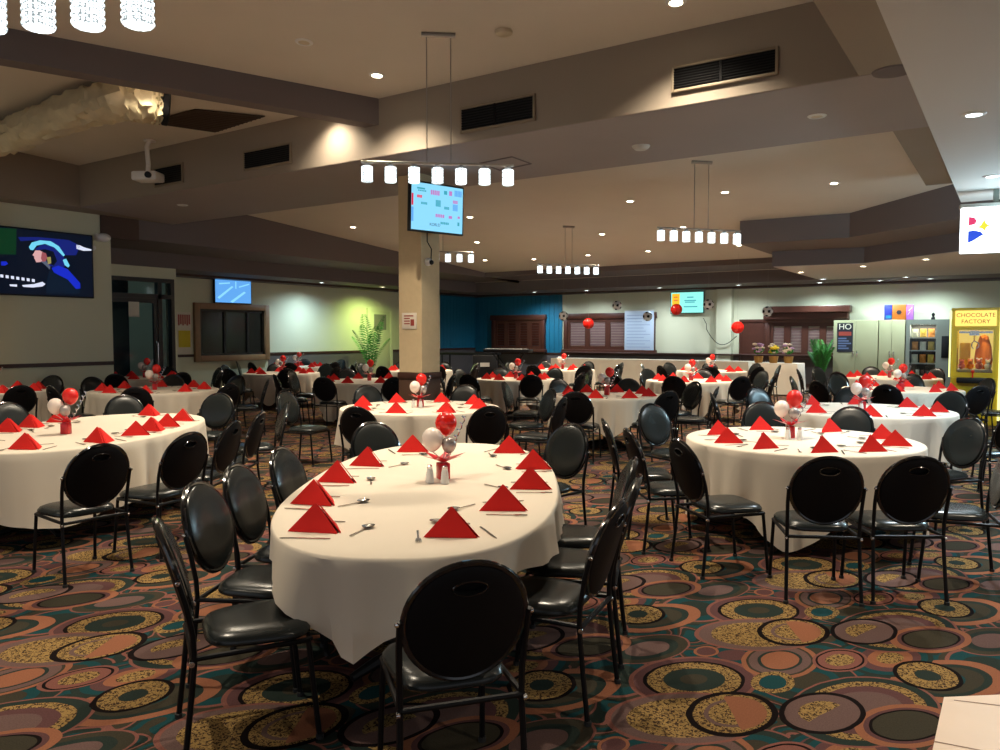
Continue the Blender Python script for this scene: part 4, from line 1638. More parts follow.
def place_table(key, phrase, X, d, a, b=None, n=2.0, rot=0.0, drop=None, hs=None, crot=0, seats=None, angles=None, detail=1, shakers=False, seed=1, name='round_table', chairs=None, cpos=(0, 0), gap=.42, skip=()):
    """rot in camera-plan degrees; seats: list of (X, d, hx, hy) chairs in camera plan; otherwise ring"""
    b = a if b is None else b
    px_, py_ = c2r(X, d)
    rz = YAW + math.radians(rot)
    kind = 'oval' if b > a * 1.2 else 'round'
    t = thing(name if kind == 'round' else 'oval_table', 'banquet table beneath the cloth of %s' % phrase, 'table', (px_, py_, 0), rz, 'banquet tables')
    table_base(t, a, b, n)
    if drop is None:
        drop = square_drop(a, hs or a + .42, math.radians(crot))
    cl = make_cloth(a, b, n, drop, seed).build('tablecloth', M['cloth'], loc=(px_, py_, 0), rz=rz)
    tag(cl, 'white tablecloth draped over %s' % phrase, 'tablecloth', 'white tablecloths')
    used = set()

    def hour(dx_, dd_):
        h = int(round(math.atan2(dx_, dd_) / (2 * PI) * 12)) % 12
        k = 0
        while h in used:
            k += 1
            h = (h + (k if k % 2 else -k)) % 12
        used.add(h)
        return HOURS[h]
    places = []
    if chairs is None:
        nn_ = seats or 8
        off = angles or 0
        chairs = []
        places = []
        rnd = random.Random(seed * 3 + 1)
        for i in range(nn_):
            an = math.radians(off + 360 * i / nn_)
            rr = a + gap + rnd.uniform(-.09, .09)
            cx, cy = X + rr * math.cos(an), d + rr * math.sin(an)
            j = an + rnd.uniform(-.16, .16)
            if i not in skip and chair_free(key, cx, cy):
                chairs.append((cx, cy, -math.cos(j), -math.sin(j)))
            places.append(an)
    for (cx, cy, hx, hy) in chairs:
        chair(cx, cy, (hx, hy), 'black chair at %s o\'clock of %s' % (hour(cx - X, cy - d), phrase), 'banquet chairs around the tables')
    # napkins
    used.clear()
    rnd = random.Random(seed + 40)
    lz = TOPZ
    if isinstance(places, list) and places and not detail == 3:
        sets = []
        for an in places:
            r_ = a - .2
            sets.append((X + r_ * math.cos(an), d + r_ * math.sin(an), math.cos(an), math.sin(an)))
    else:
        sets = PLACES[key]
    for (sx, sd, ox, od) in sets:
        w = hour(sx - X, sd - d)
        q = c2r(sx, sd)
        ex_, ey_ = c2r(ox, od)      # outward direction
        rzz = math.atan2(ey_, ex_) + PI / 2   # local -Y points outward
        dup1('napkin', make_napkin, 'red napkin at %s o\'clock on %s' % (w, phrase), (q[0], q[1], lz + .0005), YAW - .12 + rnd.uniform(-.3, .3) * (.5 if key == 'T1' else 1.5), 'red napkins on the tables')
        if detail >= 2:
            e = Vector((ex_, ey_))
            s_ = Vector((-ey_, ex_))
            c_ = Vector(q)
            for key2, mk_, nm, p_, rr in (('knife', make_knife, 'steel dinner knife', c_ + s_ * .16 + e * .01, rzz + PI + rnd.uniform(-.15, .15)),
                                          ('fork', make_fork, 'steel dinner fork', c_ - s_ * .15 + e * .01, rzz + PI + rnd.uniform(-.15, .15)),
                                          ('spoon', make_spoon, 'steel spoon', c_ - e * .2 + s_ * .03, rzz + PI / 2 + rnd.uniform(-.9, .9))):
                z = PROTOZ = lz
                dup1(key2, mk_, '%s at %s o\'clock on %s' % (nm, w, phrase), (p_.x, p_.y, z), rr, 'cutlery on the tables')
    # centrepiece
    q = c2r(X + cpos[0], d + cpos[1])
    dup1('centre', make_centre, 'red and white balloon centrepiece on %s' % phrase, (q[0], q[1], lz), YAW + rnd.uniform(-.5, .5), 'balloon centrepieces')
    if shakers:
        for k, (ox, lb) in enumerate(((-.07, 'outer'), (.02, 'inner'))):
            q = c2r(X + cpos[0] + ox, d + cpos[1] - .13 - .02 * k)
            dup1('shaker', make_shaker, '%s white shaker on %s' % (lb, phrase), (q[0], q[1], lz), 0, 'salt and pepper shakers')
    TABLES.append((X, d, a, b))


def px_plan(x, y, z=.75):
    q = at_z(x, y, z)
    return (CY * q.x + SY * q.y, -SY * q.x + CY * q.y)


ALLT = dict(T1=(-.39, 4.66, .9), T2=(-3.75, 7.2, .95), T3=(2.52, 6.5, .92), T4=(-.97, 9.45, .95), T5=(1.56, 11.35, .8), T8=(4.24, 9.1, .97), T9=(6.5, 12.6, .88), T10=(8.0, 16, .95),
            T6=(.32, 15.6, .78), T7=(3.68, 15, .84), T11=(-5.5, 12.4, .95), T12=(-7.29, 16.0, .78), T13=(-7.95, 12.2, .85), T14=(-2.5, 14.9, .98), T15=(-5.05, 18, .85), T16=(-5.6, 21.6, .8),
            T17=(-2.05, 19.4, .85), T18=(1.6, 19.9, .8), T19=(5.15, 19, .82))
SEATS = []


def chair_free(key, cx, cy):
    for k, (tx, ty_, r_) in ALLT.items():
        if k != key and math.hypot(cx - tx, cy - ty_) < r_ + .42:
            return False
    for (ox, oy) in SEATS:
        if math.hypot(cx - ox, cy - oy) < .68:
            return False
    xr, yr = c2r(cx, cy)
    lim = XA + .4 if yr < 8.9 else (XB + .4 if yr < 10.9 else XW + .4)
    if xr < lim or yr > YBF - .45:
        return False
    if math.hypot(cx - PX, cy - PD) < .6:
        return False
    if cx > 7.7 and 13.4 < cy < 16.0:
        return False
    return True


YBF = 22.0
PLACES = {}
T1X, T1D = -.405, 4.65


def outward(p, X, d, a, b):
    return (p[0] - X) / a ** 2, (p[1] - d) / b ** 2


def norm2(x, y):
    l = math.hypot(x, y)
    return x / l, y / l


pl1 = []
for (x, y) in ((318, 531), (316, 504), (339, 482), (369, 466), (413, 452), (452, 536), (503, 510), (530, 489), (533, 469), (509, 453)):
    p = px_plan(x, y)
    o_ = (-1, .05) if p[0] < T1X and p[1] < 5.6 else ((1, .05) if p[0] > T1X and p[1] < 5.6 and p[1] > 3.55 else norm2((p[0] - T1X) * 1.5, (p[1] - T1D)))
    pl1.append((p[0], p[1], *o_))
PLACES['T1'] = pl1
ch1 = [(-1.02, 3.17, .9, .42), (-1.13, 3.72, .99, -.12), (-1.12, 4.24, .99, -.14), (-1.06, 4.88, .97, -.2), (-.86, 6.1, .55, -.85),
       (-.2, 2.78, -.3, .95), (.2, 3.5, -.91, .42), (.36, 4.02, -.97, .2), (.43, 4.55, -.99, .08), (.33, 6.02, -.7, -.7)]
place_table('T1', 'the long oval table with white shakers', T1X, T1D, .735, 1.63, 2.5, -2, peaks_drop(.19, [(math.radians(-95), .25, .25), (math.radians(88), .25, .2), (math.radians(-40), .3, .05)]),
            chairs=ch1, detail=3, shakers=True, seed=5, cpos=(.06, .05))

T2X, T2D = -3.81, 7.2
pl2 = []
for an in (-120, -82, -58, -33, -8, 20, 52, 90, 135, 165, 195):
    r = sup(.85, 1.48, 2.3, math.radians(an)) - .22
    c_, s_ = math.cos(math.radians(an)), math.sin(math.radians(an))
    pl2.append((T2X + r * c_, T2D + r * s_, *norm2(c_ * 1.6, s_)))
PLACES['T2'] = pl2
ch2 = [(-2.9, 5.31, -.79, .61), (-2.6, 5.86, -.9, .42), (-2.56, 6.5, -1, .1), (-2.58, 7.25, -1, 0), (-2.6, 8.2, -.9, -.4), (-3.5, 9.25, -.1, -1),
       (-4.3, 8.95, .5, -.86), (-4.95, 8.1, .85, -.5), (-5.1, 7.1, 1, -.1), (-4.9, 6.2, .9, .4), (-3.9, 5.3, .1, 1)]
place_table('T2', 'the long oval table without shakers', T2X, T2D, .85, 1.48, 2.3, 0, peaks_drop(.5, [(math.radians(-70), .5, .1), (math.radians(-20), .4, .06), (math.radians(-120), .5, .1)]),
            chairs=ch2, detail=3, shakers=False, seed=9, cpos=(-.02, -.35))
# fix: T2 cutlery detail handled by detail 3 branch
T3X, T3D = 2.52, 6.5
pl3 = []
for an in (-165, -135, -100, -68, -30, 5, 50, 100, 150):
    c_, s_ = math.cos(math.radians(an)), math.sin(math.radians(an))
    pl3.append((T3X + .7 * c_, T3D + .7 * s_, c_, s_))
PLACES['T3'] = pl3
ch3 = [(1.57, 5.42, .96, .26), (1.33, 5.98, .99, .1), (1.24, 6.62, 1, -.05), (1.99, 4.92, .12, .99), (2.49, 4.93, .03, 1), (3.05, 5.2, -.93, .35), (3.74, 6.62, -.95, -.3),
       (3.3, 7.48, -.62, -.78), (2.75, 8.0, -.2, -1), (1.75, 7.8, .5, -.86)]
place_table('T3', 'the large round table by the tiled floor', T3X, T3D, .92, drop=square_drop(.92, 1.34, math.radians(20), .735), chairs=ch3, detail=3, shakers=True, seed=13, cpos=(-.05, .1))
place_table('T4', 'the round table in front of the square pillar', -.97, 9.45, .95, hs=1.36, crot=20, angles=30, detail=2, shakers=True, seed=17, gap=.5)
place_table('T5', 'the round table between pillar and flower table', 1.56, 11.35, .80, hs=1.05, crot=40, angles=22.5, detail=2, seed=21)
place_table('T8', 'the round table between the tiles and the cupboards', 4.24, 9.1, .97, hs=1.42, crot=12, angles=26, detail=2, shakers=True, seed=25)
place_table('T9', 'the round table in front of the yellow crane machine', 6.5, 12.6, .88, hs=1.3, crot=33, angles=12, seed=29)
place_table('T10', 'the last round table before the sage cupboards', 8.0, 16.0, .95, hs=1.35, crot=5, angles=30, seed=33)
place_table('T6', 'the round table in front of the keyboard', .32, 15.6, .78, hs=1.25, crot=15, angles=10, seed=37)
place_table('T7', 'the round table beside the flower table', 3.68, 15.0, .84, hs=1.2, crot=40, angles=20, seed=41)
place_table('T11', 'the round table between oval table and glass door', -5.5, 12.4, .95, hs=1.36, crot=25, angles=15, seed=45, detail=2)
place_table('T12', 'the round table against the black glass door', -7.29, 16.0, .78, hs=1.15, crot=25, angles=5, seed=49)
place_table('T13', 'the round table under the large television', -7.95, 12.2, .85, hs=1.27, crot=15, angles=0, seed=53)
place_table('T14', 'the round table between pillar and tall palm', -2.5, 14.9, .98, hs=1.4, crot=10, angles=25, seed=57)
place_table('T15', 'the round table before the wood-framed window', -5.05, 18.0, .85, hs=1.25, crot=42, angles=20, seed=61)
place_table('T16', 'the small round table below the long pale wall', -5.6, 21.6, .8, hs=1.2, crot=12, angles=8, seed=65)
place_table('T17', 'the round table half hidden by the pillar', -2.05, 19.4, .85, hs=1.25, crot=30, angles=22, seed=69)
place_table('T18', 'the round table at the keyboard end of the buffet', 1.6, 19.9, .8, hs=1.2, crot=30, angles=14, seed=73)
place_table('T19', 'the round table before the middle of the buffet', 5.15, 19.0, .82, hs=1.2, crot=40, angles=30, seed=77)

# ------------------------------------------------------------------ long cloth-covered buffet and flower table


def draped(name, label, x0, x1, y0, y1, z, cat='buffet table'):
    t = thing(name, label, cat, ((x0 + x1) / 2, (y0 + y1) / 2, 0))
    W, D = (x1 - x0) / 2, (y1 - y0) / 2
    MB().box(-W + .02, W - .02, -D + .02, D - .02, z - .04, z - .005).build('table_top', M['woodframe'], t, smooth=False)
    for sx in (-1, 1):
        for sy in (-1, 1):
            MB().tube([(sx * (W - .12), sy * (D - .1), 0), (sx * (W - .12), sy * (D - .1), z - .04)], .02, 8).build('leg', M['black'], t)
    cl = thing_cloth = MB()
    n = int((x1 - x0) / .06)
    ring = []
    per = []
    for i in range(n):
        per.append((-W + 2 * W * i / n, -D, 0, -1))
    for i in range(12):
        per.append((W, -D + 2 * D * i / 12, 1, 0))
    for i in range(n):
        per.append((W - 2 * W * i / n, D, 0, 1))
    for i in range(12):
        per.append((-W, D - 2 * D * i / 12, -1, 0))
    N = len(per)
    rows = [[(x, y, z) for x, y, *_ in per]]
    for t_, zz_ in ((.0, z - .012), (.3, z * .72), (.65, z * .38), (1, .03)):
        rows.append([(x + nx * (.008 + t_ * .03 * (1 + math.sin(i * .9) * math.sin(i * .23 + 1))), y + ny * (.008 + t_ * .03 * (1 + math.sin(i * .9) * math.sin(i * .23 + 1))), zz_) for i, (x, y, nx, ny) in enumerate(per)])
    vs = [p for r in rows for p in r]
    fs = [list(range(N))]
    for j in range(len(rows) - 1):
        for i in range(N):
            q = (i + 1) % N
            fs.append((j * N + i, (j + 1) * N + i, (j + 1) * N + q, j * N + q))
    cl.add(vs, fs)
    o = cl.build('tablecloth', M['cloth'], loc=((x0 + x1) / 2, (y0 + y1) / 2, 0))
    return t, o


xa, xb = at_y(551, 360, YBF).x, at_y(748, 366, YBF).x
t, o = draped('buffet_table', 'long buffet table beneath the cloth before the far wall', xa, xb, YBF, YBF + .75, .88)
tag(o, 'long white cloth hanging to the floor over the buffet table', 'tablecloth')
yf = YBF - .35
xa, xb = at_y(752, 366, yf).x, at_y(797, 367, yf).x
t, o = draped('flower_table', 'short table beneath the cloth holding the flower baskets', xa, xb, yf, yf + .9, .86, 'table')
tag(o, 'white cloth over the flower table, bluish on its end', 'tablecloth')
rnd = random.Random(3)
for (px_, lb, m1, m2) in ((758, 'basket of lilac and cream flowers on the cloth table', 'lilac', 'petalcream'), (773, 'basket of yellow flowers in the middle of the cloth table', 'petalyellow', 'petalcream'),
                          (788, 'basket of pale lilac flowers at the cloth table\'s end', 'petalcream', 'lilac')):
    q = at_y(px_, 360, yf + .3)
    t = thing('flower_basket', lb, 'flowers', (q.x, yf + .35, .861), 0, 'flower baskets')
    t.scale = (1.0, 1.0, 1.4)
    MB().lathe([(0, 0), (.1, 0), (.13, .13), (.11, .13), (.09, .02), (0, .02)], 20).build('basket', M['basket'], t)
    lf = MB()
    for k in range(16):
        a = k * 2.4
        r = .09 + .05 * rnd.random()
        c_ = Vector((r * math.cos(a), r * math.sin(a), .2 + .1 * rnd.random()))
        lf.add([c_ * .3 + Vector((0, 0, .1)), c_ + Vector((.03, 0, 0)), c_ * 1.0 + Vector((0, 0, .05)), c_ + Vector((-.03, 0, 0))], [(0, 1, 2, 3)])
    lf.build('leaves', M['leaf'], t, smooth=False)
    for mm, ph, cnt in ((m1, 0, 11), (m2, 1.3, 7)):
        fb = MB()
        for k in range(cnt):
            a = k * 2.4 + ph
            r = .02 + .10 * rnd.random()
            c_ = (r * math.cos(a), r * math.sin(a), .2 + .17 * rnd.random())
            for p_ in range(6):
                an = 2 * PI * p_ / 6
                fb.ball((c_[0] + .036 * math.cos(an), c_[1] + .036 * math.sin(an), c_[2]), .034, 8, 5, (1, 1, .6))
            fb.ball((c_[0], c_[1], c_[2] + .012), .018, 8, 5)
        fb.build('blossoms', M[mm], t)

# ------------------------------------------------------------------ keyboard corner
kq = at_d(508, 349, 24.0)
t = thing('stage_table', 'black low table behind the keyboard in the teal corner', 'table', (*c2r((470 - 500) / 780 * 25.5, 25.5), 0), .1)
MB().bbox(-1.0, 1.0, -.3, .3, .98, 1.05, .01).build('table_top', M['blackm'], t)
for sx in (-1, 1):
    for sy in (-1, 1):
        MB().tube([(sx * .92, sy * .25, 0), (sx * .92, sy * .25, .98)], .025, 8).build('leg', M['blackm'], t)
q = c2r((485 - 500) / 780 * 23.6, 23.6)
t = thing('speaker_box', 'black speaker cabinet with a small white badge beside the keyboard', 'speaker', (q[0], q[1], 0), YAW)
MB().bbox(-.36, .36, -.25, .25, 0, 1.02, .02).build('cabinet', M['black'], t)
MB().box(-.26, .26, -.262, -.251, .1, .6).build('grille', M['blackm'], t, smooth=False)
MB().box(-.14, .14, -.262, -.251, .68, .8).build('badge', M['offwhite'], t, smooth=False)
q = c2r((508 - 500) / 780 * 22.6, 22.6)
t = thing('electric_keyboard', 'black stage keyboard with white keys tilted on its stand', 'keyboard', (q[0], q[1], 1.12), YAW - .45)
MB().bbox(-.72, .72, -.18, .18, 0, .1, .02).build('body', M['black'], t)
g = MB()
for i in range(36):
    x = -.66 + i * 1.32 / 36
    g.box(x, x + .034, -.17, -.02, .1, .115)
g.build('white_key', M['keys'], t, smooth=False)
g = MB()
for i in range(36):
    if i % 7 not in (2, 6):
        x = -.66 + i * 1.32 / 36 + .024
        g.box(x, x + .02, -.11, -.02, .112, .13)
g.build('black_key', M['black'], t, smooth=False)
MB().box(-.5, .5, .03, .15, .1, .106).build('panel', M['offwhite'], t, smooth=False)
t2 = thing('keyboard_stand', 'black folding cross-legged stand under the keyboard', 'stand', (q[0], q[1], 0), YAW - .45)
for sy in (-.14, .14):
    MB().tube([(-.45, sy, .02), (.45, sy, 1.1)], .02, 8).build('leg', M['black'], t2)
    MB().tube([(.45, sy * .8, .02), (-.45, sy * .8, 1.1)], .02, 8).build('leg', M['black'], t2)
MB().tube([(-.45, -.2, .03), (-.45, .2, .03)], .02, 8).tube([(.45, -.2, .03), (.45, .2, .03)], .02, 8).build('foot_bar', M['black'], t2)


# ------------------------------------------------------------------ palms
def palm(label, loc, H, n, spread, seed, lmat, leaf_w=.05, cat='plant'):
    rnd = random.Random(seed)
    t = thing('potted_palm', label, cat, loc)
    MB().lathe([(0, 0), (.17, 0), (.23, .36), (.24, .4), (.2, .4), (.19, .34), (0, .34)], 22).build('pot', M['pot'], t)
    st_ = MB()
    for k in range(4):
        a = k * 1.7
        st_.tube([(.05 * math.cos(a), .05 * math.sin(a), .32), (.08 * math.cos(a), .08 * math.sin(a), .32 + H * .3)], .014, 6)
    st_.build('stem', M['leafdark'], t)
    for k in range(n):
        a = 2 * PI * k / n + rnd.uniform(-.25, .25)
        up = rnd.uniform(.55, 1.0)
        e = Vector((math.cos(a), math.sin(a), 0))
        s_ = Vector((-math.sin(a), math.cos(a), 0))
        L_ = spread * (1.25 - .55 * up)
        mid = []
        for i in range(12):
            u = i / 11
            mid.append(e * (L_ * u ** 1.2) + Vector((0, 0, .45 + (H - .45) * up * (1.25 * u - .42 * u * u) / .83)))
        fb = MB()
        fb.tube(mid, .007, 5, radii=[.01 * (1 - .8 * i / 11) for i in range(12)])
        for i in range(2, 22):
            u = i / 22
            f_ = u * 11
            i0 = min(int(f_), 10)
            c_ = mid[i0].lerp(mid[i0 + 1], f_ - i0)
            tn = (mid[i0 + 1] - mid[i0]).normalized()
            ln = spread * .42 * math.sin(PI * min(1, u * .92 + .08)) ** .7 + .05
            for sg in (-1, 1):
                tip = c_ + s_ * sg * ln * .75 + tn * ln * .55 + Vector((0, 0, -ln * .35))
                md = c_.lerp(tip, .5) + Vector((0, 0, ln * .08))
                wv = tn * leaf_w * .35
                fb.add([c_, md + wv, tip, md - wv], [(0, 1, 2, 3)])
        fb.build('frond', lmat if k % 2 else M['leafdark'], t, smooth=False)
    return t


q = at_x(366, 350, XW + .75)
palm('tall feathery potted palm under green light by the grey door', (XW + .95, q.y, 0), at_x(366, 314, XW + .95).z, 9, .66, 2, M['leaf'], .05)
q = at_y(823, 350, YW - 1.1)
palm('bright green bushy potted palm beside the sage cupboards', (q.x, YW - 1.3, 0), at_y(823, 338, YW - 1.3).z, 28, .42, 5, M['leaf'], .04)

# ------------------------------------------------------------------ cabinets, vending machine, crane machine
YC = YW - .62
xa, xm, xb = at_y(833, 350, YC).x, at_y(878, 350, YC).x, at_y(905, 350, YC).x
zt = at_y(870, 320, YC).z


def cupboard(label, x0, x1):
    t = thing('storage_cupboard', label, 'cupboard', ((x0 + x1) / 2, YC, 0))
    W = (x1 - x0) / 2
    MB().bbox(-W, W, .02, .55, 0, zt, .008).build('carcass', M['cabinet'], t)
    for sx in (-1, 1):
        x0_, x1_ = (-W + .004, -.004) if sx < 0 else (.004, W - .004)
        dd = MB().bbox(x0_, x1_, 0, .02, .08, zt - .02, .004).build('door', M['cabinet'], t)
        MB().bbox(sx * .05 - .012, sx * .05 + .012, -.03, -.002, 1.0, 1.16, .004).build('handle', M['chrome'], dd)
    return t


cupboard('sage two-door storage cupboard with the dark poster', xa, xm - .01)
cupboard('sage two-door storage cupboard beside the lit vending machine', xm + .01, xb - .01)
# poster on the first cupboard
a, b = at_y(837.5, 323, YC), at_y(852.5, 352, YC)
t = thing('door_poster', 'dark poster with big pale letters on the sage cupboard', 'poster', ((a.x + b.x) / 2, YC - .004, (a.z + b.z) / 2))
W, H = (b.x - a.x), (a.z - b.z)
MB().box(-W / 2, W / 2, -.004, 0, -H / 2, H / 2).build('sheet', M['posterblack'], t, smooth=False)
text_mesh('HO', H * .27, M['paper'], 'headline', t, (0, -.006, H * .36), (PI / 2, 0, 0))
MB().box(-W * .4, W * .4, -.006, -.004, H * .06, H * .2).build('red_band', M['posterred'], t, smooth=False)
g = MB()
for i in range(5):
    g.box(-W * .42, W * (.1 + .3 * ((i * 7) % 3) / 2), -.006, -.004, -H * (.06 + i * .085), -H * (.01 + i * .085))
g.build('small_print', M['postergrey'], t, smooth=False)
# boxes on the cupboards
for (p0, p1, m, lb) in ((884, 892, 'boxblue', 'dark blue box'), (892, 906, 'boxorange', 'orange-brown box with a dark emblem'), (906, 913, 'boxpurple', 'purple box with pale scribble')):
    A, B = at_y(p0, 315, YC + .1), at_y(p1, 315, YC + .1)
    h = at_y(890, 305, YC + .1).z - zt
    t = thing('carton', lb + ' standing on top of the sage cupboards', 'box', ((A.x + B.x) / 2, YC + .1, zt + .001))
    W = (B.x - A.x) / 2 - .004
    MB().bbox(-W, W, 0, .3, 0, h, .006).build('body', M[m], t)
    if m == 'boxorange':
        MB().lathe([(0, 0), (.07, 0), (.07, .004), (0, .004)], 6, (0, -.001, h * .5), (0, -1, 0)).build('emblem', M['posterblack'], t)
    elif m == 'boxpurple':
        MB().tube([(-.05, -.002, h * .3), (.02, -.002, h * .55), (-.02, -.002, h * .6), (.06, -.002, h * .8)], .008, 5).build('emblem', M['paper'], t)
    else:
        MB().box(-W * .6, W * .9, -.003, 0, h * .1, h * .3).build('emblem', M['teal'], t, smooth=False)
tag(MB().lathe([(0, 0), (.05, 0), (.05, .05), (.025, .09), (.05, .14), (.02, .19), (0, .2)], 14).build('figurine', M['blackm'], loc=(at_y(933, 315, YC + .2).x, YC + .3, zt + .001)), 'small dark figurine on top of the vending machine', 'ornament')

# vending machine
x0, x1 = at_y(905.5, 350, YC).x, at_y(952, 350, YC).x
xg = at_y(938, 350, YC).x
t = thing('vending_machine', 'grey snack vending machine with lit glass front by the cupboards', 'vending machine', (x0, YC, 0))
W = x1 - x0
G = xg - x0
H = zt
mb = MB()
mb.box(0, W, .5, .6, 0, H).box(0, .1, 0, .5, 0, H).box(G - .06, W, 0, .5, 0, H).box(.1, G - .06, 0, .5, H - .14, H).box(.1, G - .06, 0, .5, 0, .42)
mb.build('body', M['vending'], t, smooth=False)
MB().box(.11, G - .07, .48, .499, .43, H - .15).build('back_panel', M['vendlight'], t, smooth=False)
sh = MB()
lev = [H - .14 - .36 * (i + 1) for i in range(5)]
for z in lev:
    MB().box(.1, G - .06, .03, .48, z - .03, z).build('shelf', M['offwhite'], t, smooth=False)
lamp_obj('lamp', 'AREA', 30, (1, .93, .75), (G / 2, .1, H - .145), t, shape='RECTANGLE', size=.5, size_y=.05)
MB().box(.1, G - .06, .005, .012, .42, H - .14).build('glass', M['glass'], t, smooth=False)
MB().bbox(G + .08, G + .28, -.015, 0, 1.0, 1.6, .005).build('keypad', M['blackm'], t)
MB().bbox(.25, G - .2, -.01, 0, .12, .32, .005).build('flap', M['blackm'], t)
rn = random.Random(8)
mats_ = [['palebag', 'mustard', 'orange'], ['orange', 'palebag', 'mustard'], ['palebag', 'orange', 'mustard'], ['brownbag', 'palebag', 'brownbag'], ['brownbag', 'posterred', 'palebag']]
shn = ['top', 'second', 'third', 'fourth', 'bottom']
cn_ = {'palebag': 'pale', 'mustard': 'yellow', 'orange': 'orange', 'brownbag': 'brown', 'posterred': 'dark red'}
for r, z in enumerate(lev):
    n_ = 3 if r < 3 else 5
    for k in range(n_):
        mk_ = mats_[r][k % 3]
        w_ = (G - .2) / n_
        cx = x0 + .12 + w_ * (k + .5)
        mb = MB()
        hh_ = .24 if r < 3 else .17
        # pillow bag
        ww = w_ * .4
        mb.add([(-ww, 0, 0), (ww, 0, 0), (ww, 0, hh_), (-ww, 0, hh_), (0, -.05, hh_ * .5), (0, .05, hh_ * .5), (-ww * .6, -.04, hh_ * .3), (ww * .6, -.04, hh_ * .3), (ww * .6, -.04, hh_ * .75), (-ww * .6, -.04, hh_ * .75)],
               [(0, 1, 7, 6), (1, 2, 8, 7), (2, 3, 9, 8), (3, 0, 6, 9), (6, 7, 4), (7, 8, 4), (8, 9, 4), (9, 6, 4), (1, 0, 5), (2, 1, 5), (3, 2, 5), (0, 3, 5)])
        o = mb.build('snack_packet', M[mk_], loc=(cx, YC + .14, z + .001))
        tag(o, '%s snack packet on the %s shelf of the vending machine, %s along' % (cn_[mk_], shn[r], ORD[k]), 'snack', 'snacks in the vending machine')

# crane machine
cd_ = 14.3
q0 = c2r((951 - 500) / 780 * cd_, cd_)
CR = 0.02
t = thing('crane_machine', 'yellow glass-fronted toy crane machine with glowing header', 'arcade machine', (q0[0], q0[1], 0), CR)
W, D, H = .74, .9, 2.12


def cw(x, y, z):
    return (q0[0] + x * math.cos(CR) - y * math.sin(CR), q0[1] + x * math.sin(CR) + y * math.cos(CR), z)


mb = MB()
mb.bbox(0, W, 0, D, 0, .86, .015)
mb.box(0, .09, 0, .09, .86, H).box(W - .09, W, 0, .09, .86, H).box(0, .09, D - .09, D, .86, H).box(W - .09, W, D - .09, D, .86, H)
mb.bbox(-.01, W + .01, -.01, D + .01, H - .06, H, .012).box(.09, W - .09, 0, .06, H - .4, H - .33).box(.09, W - .09, 0, .05, .86, .95)
mb.build('cabinet', M['clawyellow'], t, smooth=False)
hd = MB().bbox(.05, W - .05, -.02, .0, H - .33, H - .05, .008).build('marquee', M['clawglow'], t)
text_mesh('CHOCOLATE', .1, M['marqueered'], 'marquee_lettering', hd, (W / 2, -.024, H - .135), (PI / 2, 0, 0))
text_mesh('FACTORY', .1, M['marqueered'], 'marquee_lettering', hd, (W / 2, -.024, H - .25), (PI / 2, 0, 0))
MB().box(.09, W - .09, D - .08, D - .06, .95, H - .4).build('lit_back', M['clawback'], t, smooth=False)
MB().box(.09, W - .09, .02, .03, .95, H - .4).build('front_glass', M['glass'], t, smooth=False)
MB().box(W - .02, W - .012, .09, D - .09, .95, H - .4).box(.012, .02, .09, D - .09, .95, H - .4).build('side_glass', M['glass'], t, smooth=False)
MB().tube([(W + .02, -.02, .1), (W + .02, -.02, H - .05)], .02, 8).tube([(-.02, -.02, .86), (-.02, -.02, H - .05)], .012, 8).build('edge_tube', M['clawtube'], t)
g = MB()
g.box(.1, W - .1, .4, .44, H - .46, H - .42).box(.27, .43, .34, .5, H - .5, H - .4)
g.tube([(.35, .42, H - .5), (.35, .42, H - .6)], .012, 8)
for k in range(3):
    a = k * 2.1
    e = Vector((math.cos(a), math.sin(a), 0))
    c_ = Vector((.35, .42, H - .6))
    g.tube([c_, c_ + e * .07 + Vector((0, 0, -.04)), c_ + e * .08 + Vector((0, 0, -.1)), c_ + e * .03 + Vector((0, 0, -.15))], .01, 6)
g.build('claw', M['chrome'], t)
MB().box(.1, W - .1, .1, D - .1, .96, 1.0).build('prize_tray', M['offwhite'], t, smooth=False)
MB().bbox(.1, W - .1, -.16, 0, .76, .86, .02).build('control_panel', M['black'], t)
MB().tube([(.35, -.09, .86), (.35, -.09, .95)], .012, 8).ball((.35, -.09, .97), .03, 10, 8).build('joystick', M['redballoon'], t)
MB().bbox(.42, .66, -.012, 0, .2, .62, .008).build('coin_door', mat('coin_door_yellow', srgb(170, 150, 30), .4), t)
MB().bbox(.1, .36, -.012, 0, .14, .5, .008).build('prize_flap', M['blackm'], t)
lamp_obj('lamp', 'POINT', 22, (1, .82, .45), (W / 2, .2, H - .14), t, shadow_soft_size=.05)
rn = random.Random(4)
for k in range(8):
    c_ = cw(.165 + .137 * (k % 4), .19 + .16 * (k // 4), 1.002)
    r = .056 + .01 * rn.random()
    m_ = ('toypink', 'toyorange', 'toypink', 'palebag')[(k + k // 4) % 4]
    mb = MB()
    mb.ball((0, 0, r), r, 12, 8).ball((0, -r * .2, r * 2.3), r * .7, 12, 8).ball((-r * .5, 0, r * 2.95), r * .28, 8, 6).ball((r * .5, 0, r * 2.95), r * .28, 8, 6)
    o = mb.build('plush_toy', M[m_], loc=c_)
    tag(o, 'small %s plush toy heaped in the crane machine' % {'toypink': 'pink', 'toyorange': 'orange', 'toygold': 'golden', 'palebag': 'pale'}[m_], 'toy', '%s plush toys in the crane machine' % {'toypink': 'pink', 'toyorange': 'orange', 'toygold': 'golden', 'palebag': 'pale'}[m_])
mb = MB()
mb.lathe([(0, 0), (.12, 0), (.15, .15), (.125, .4), (.07, .6), (.0, .64)], 18)
tag(mb.build('prize_toy', M['toyorange'], loc=cw(.5, .62, 1.002)), 'tall orange toy standing at the back of the crane machine', 'toy')
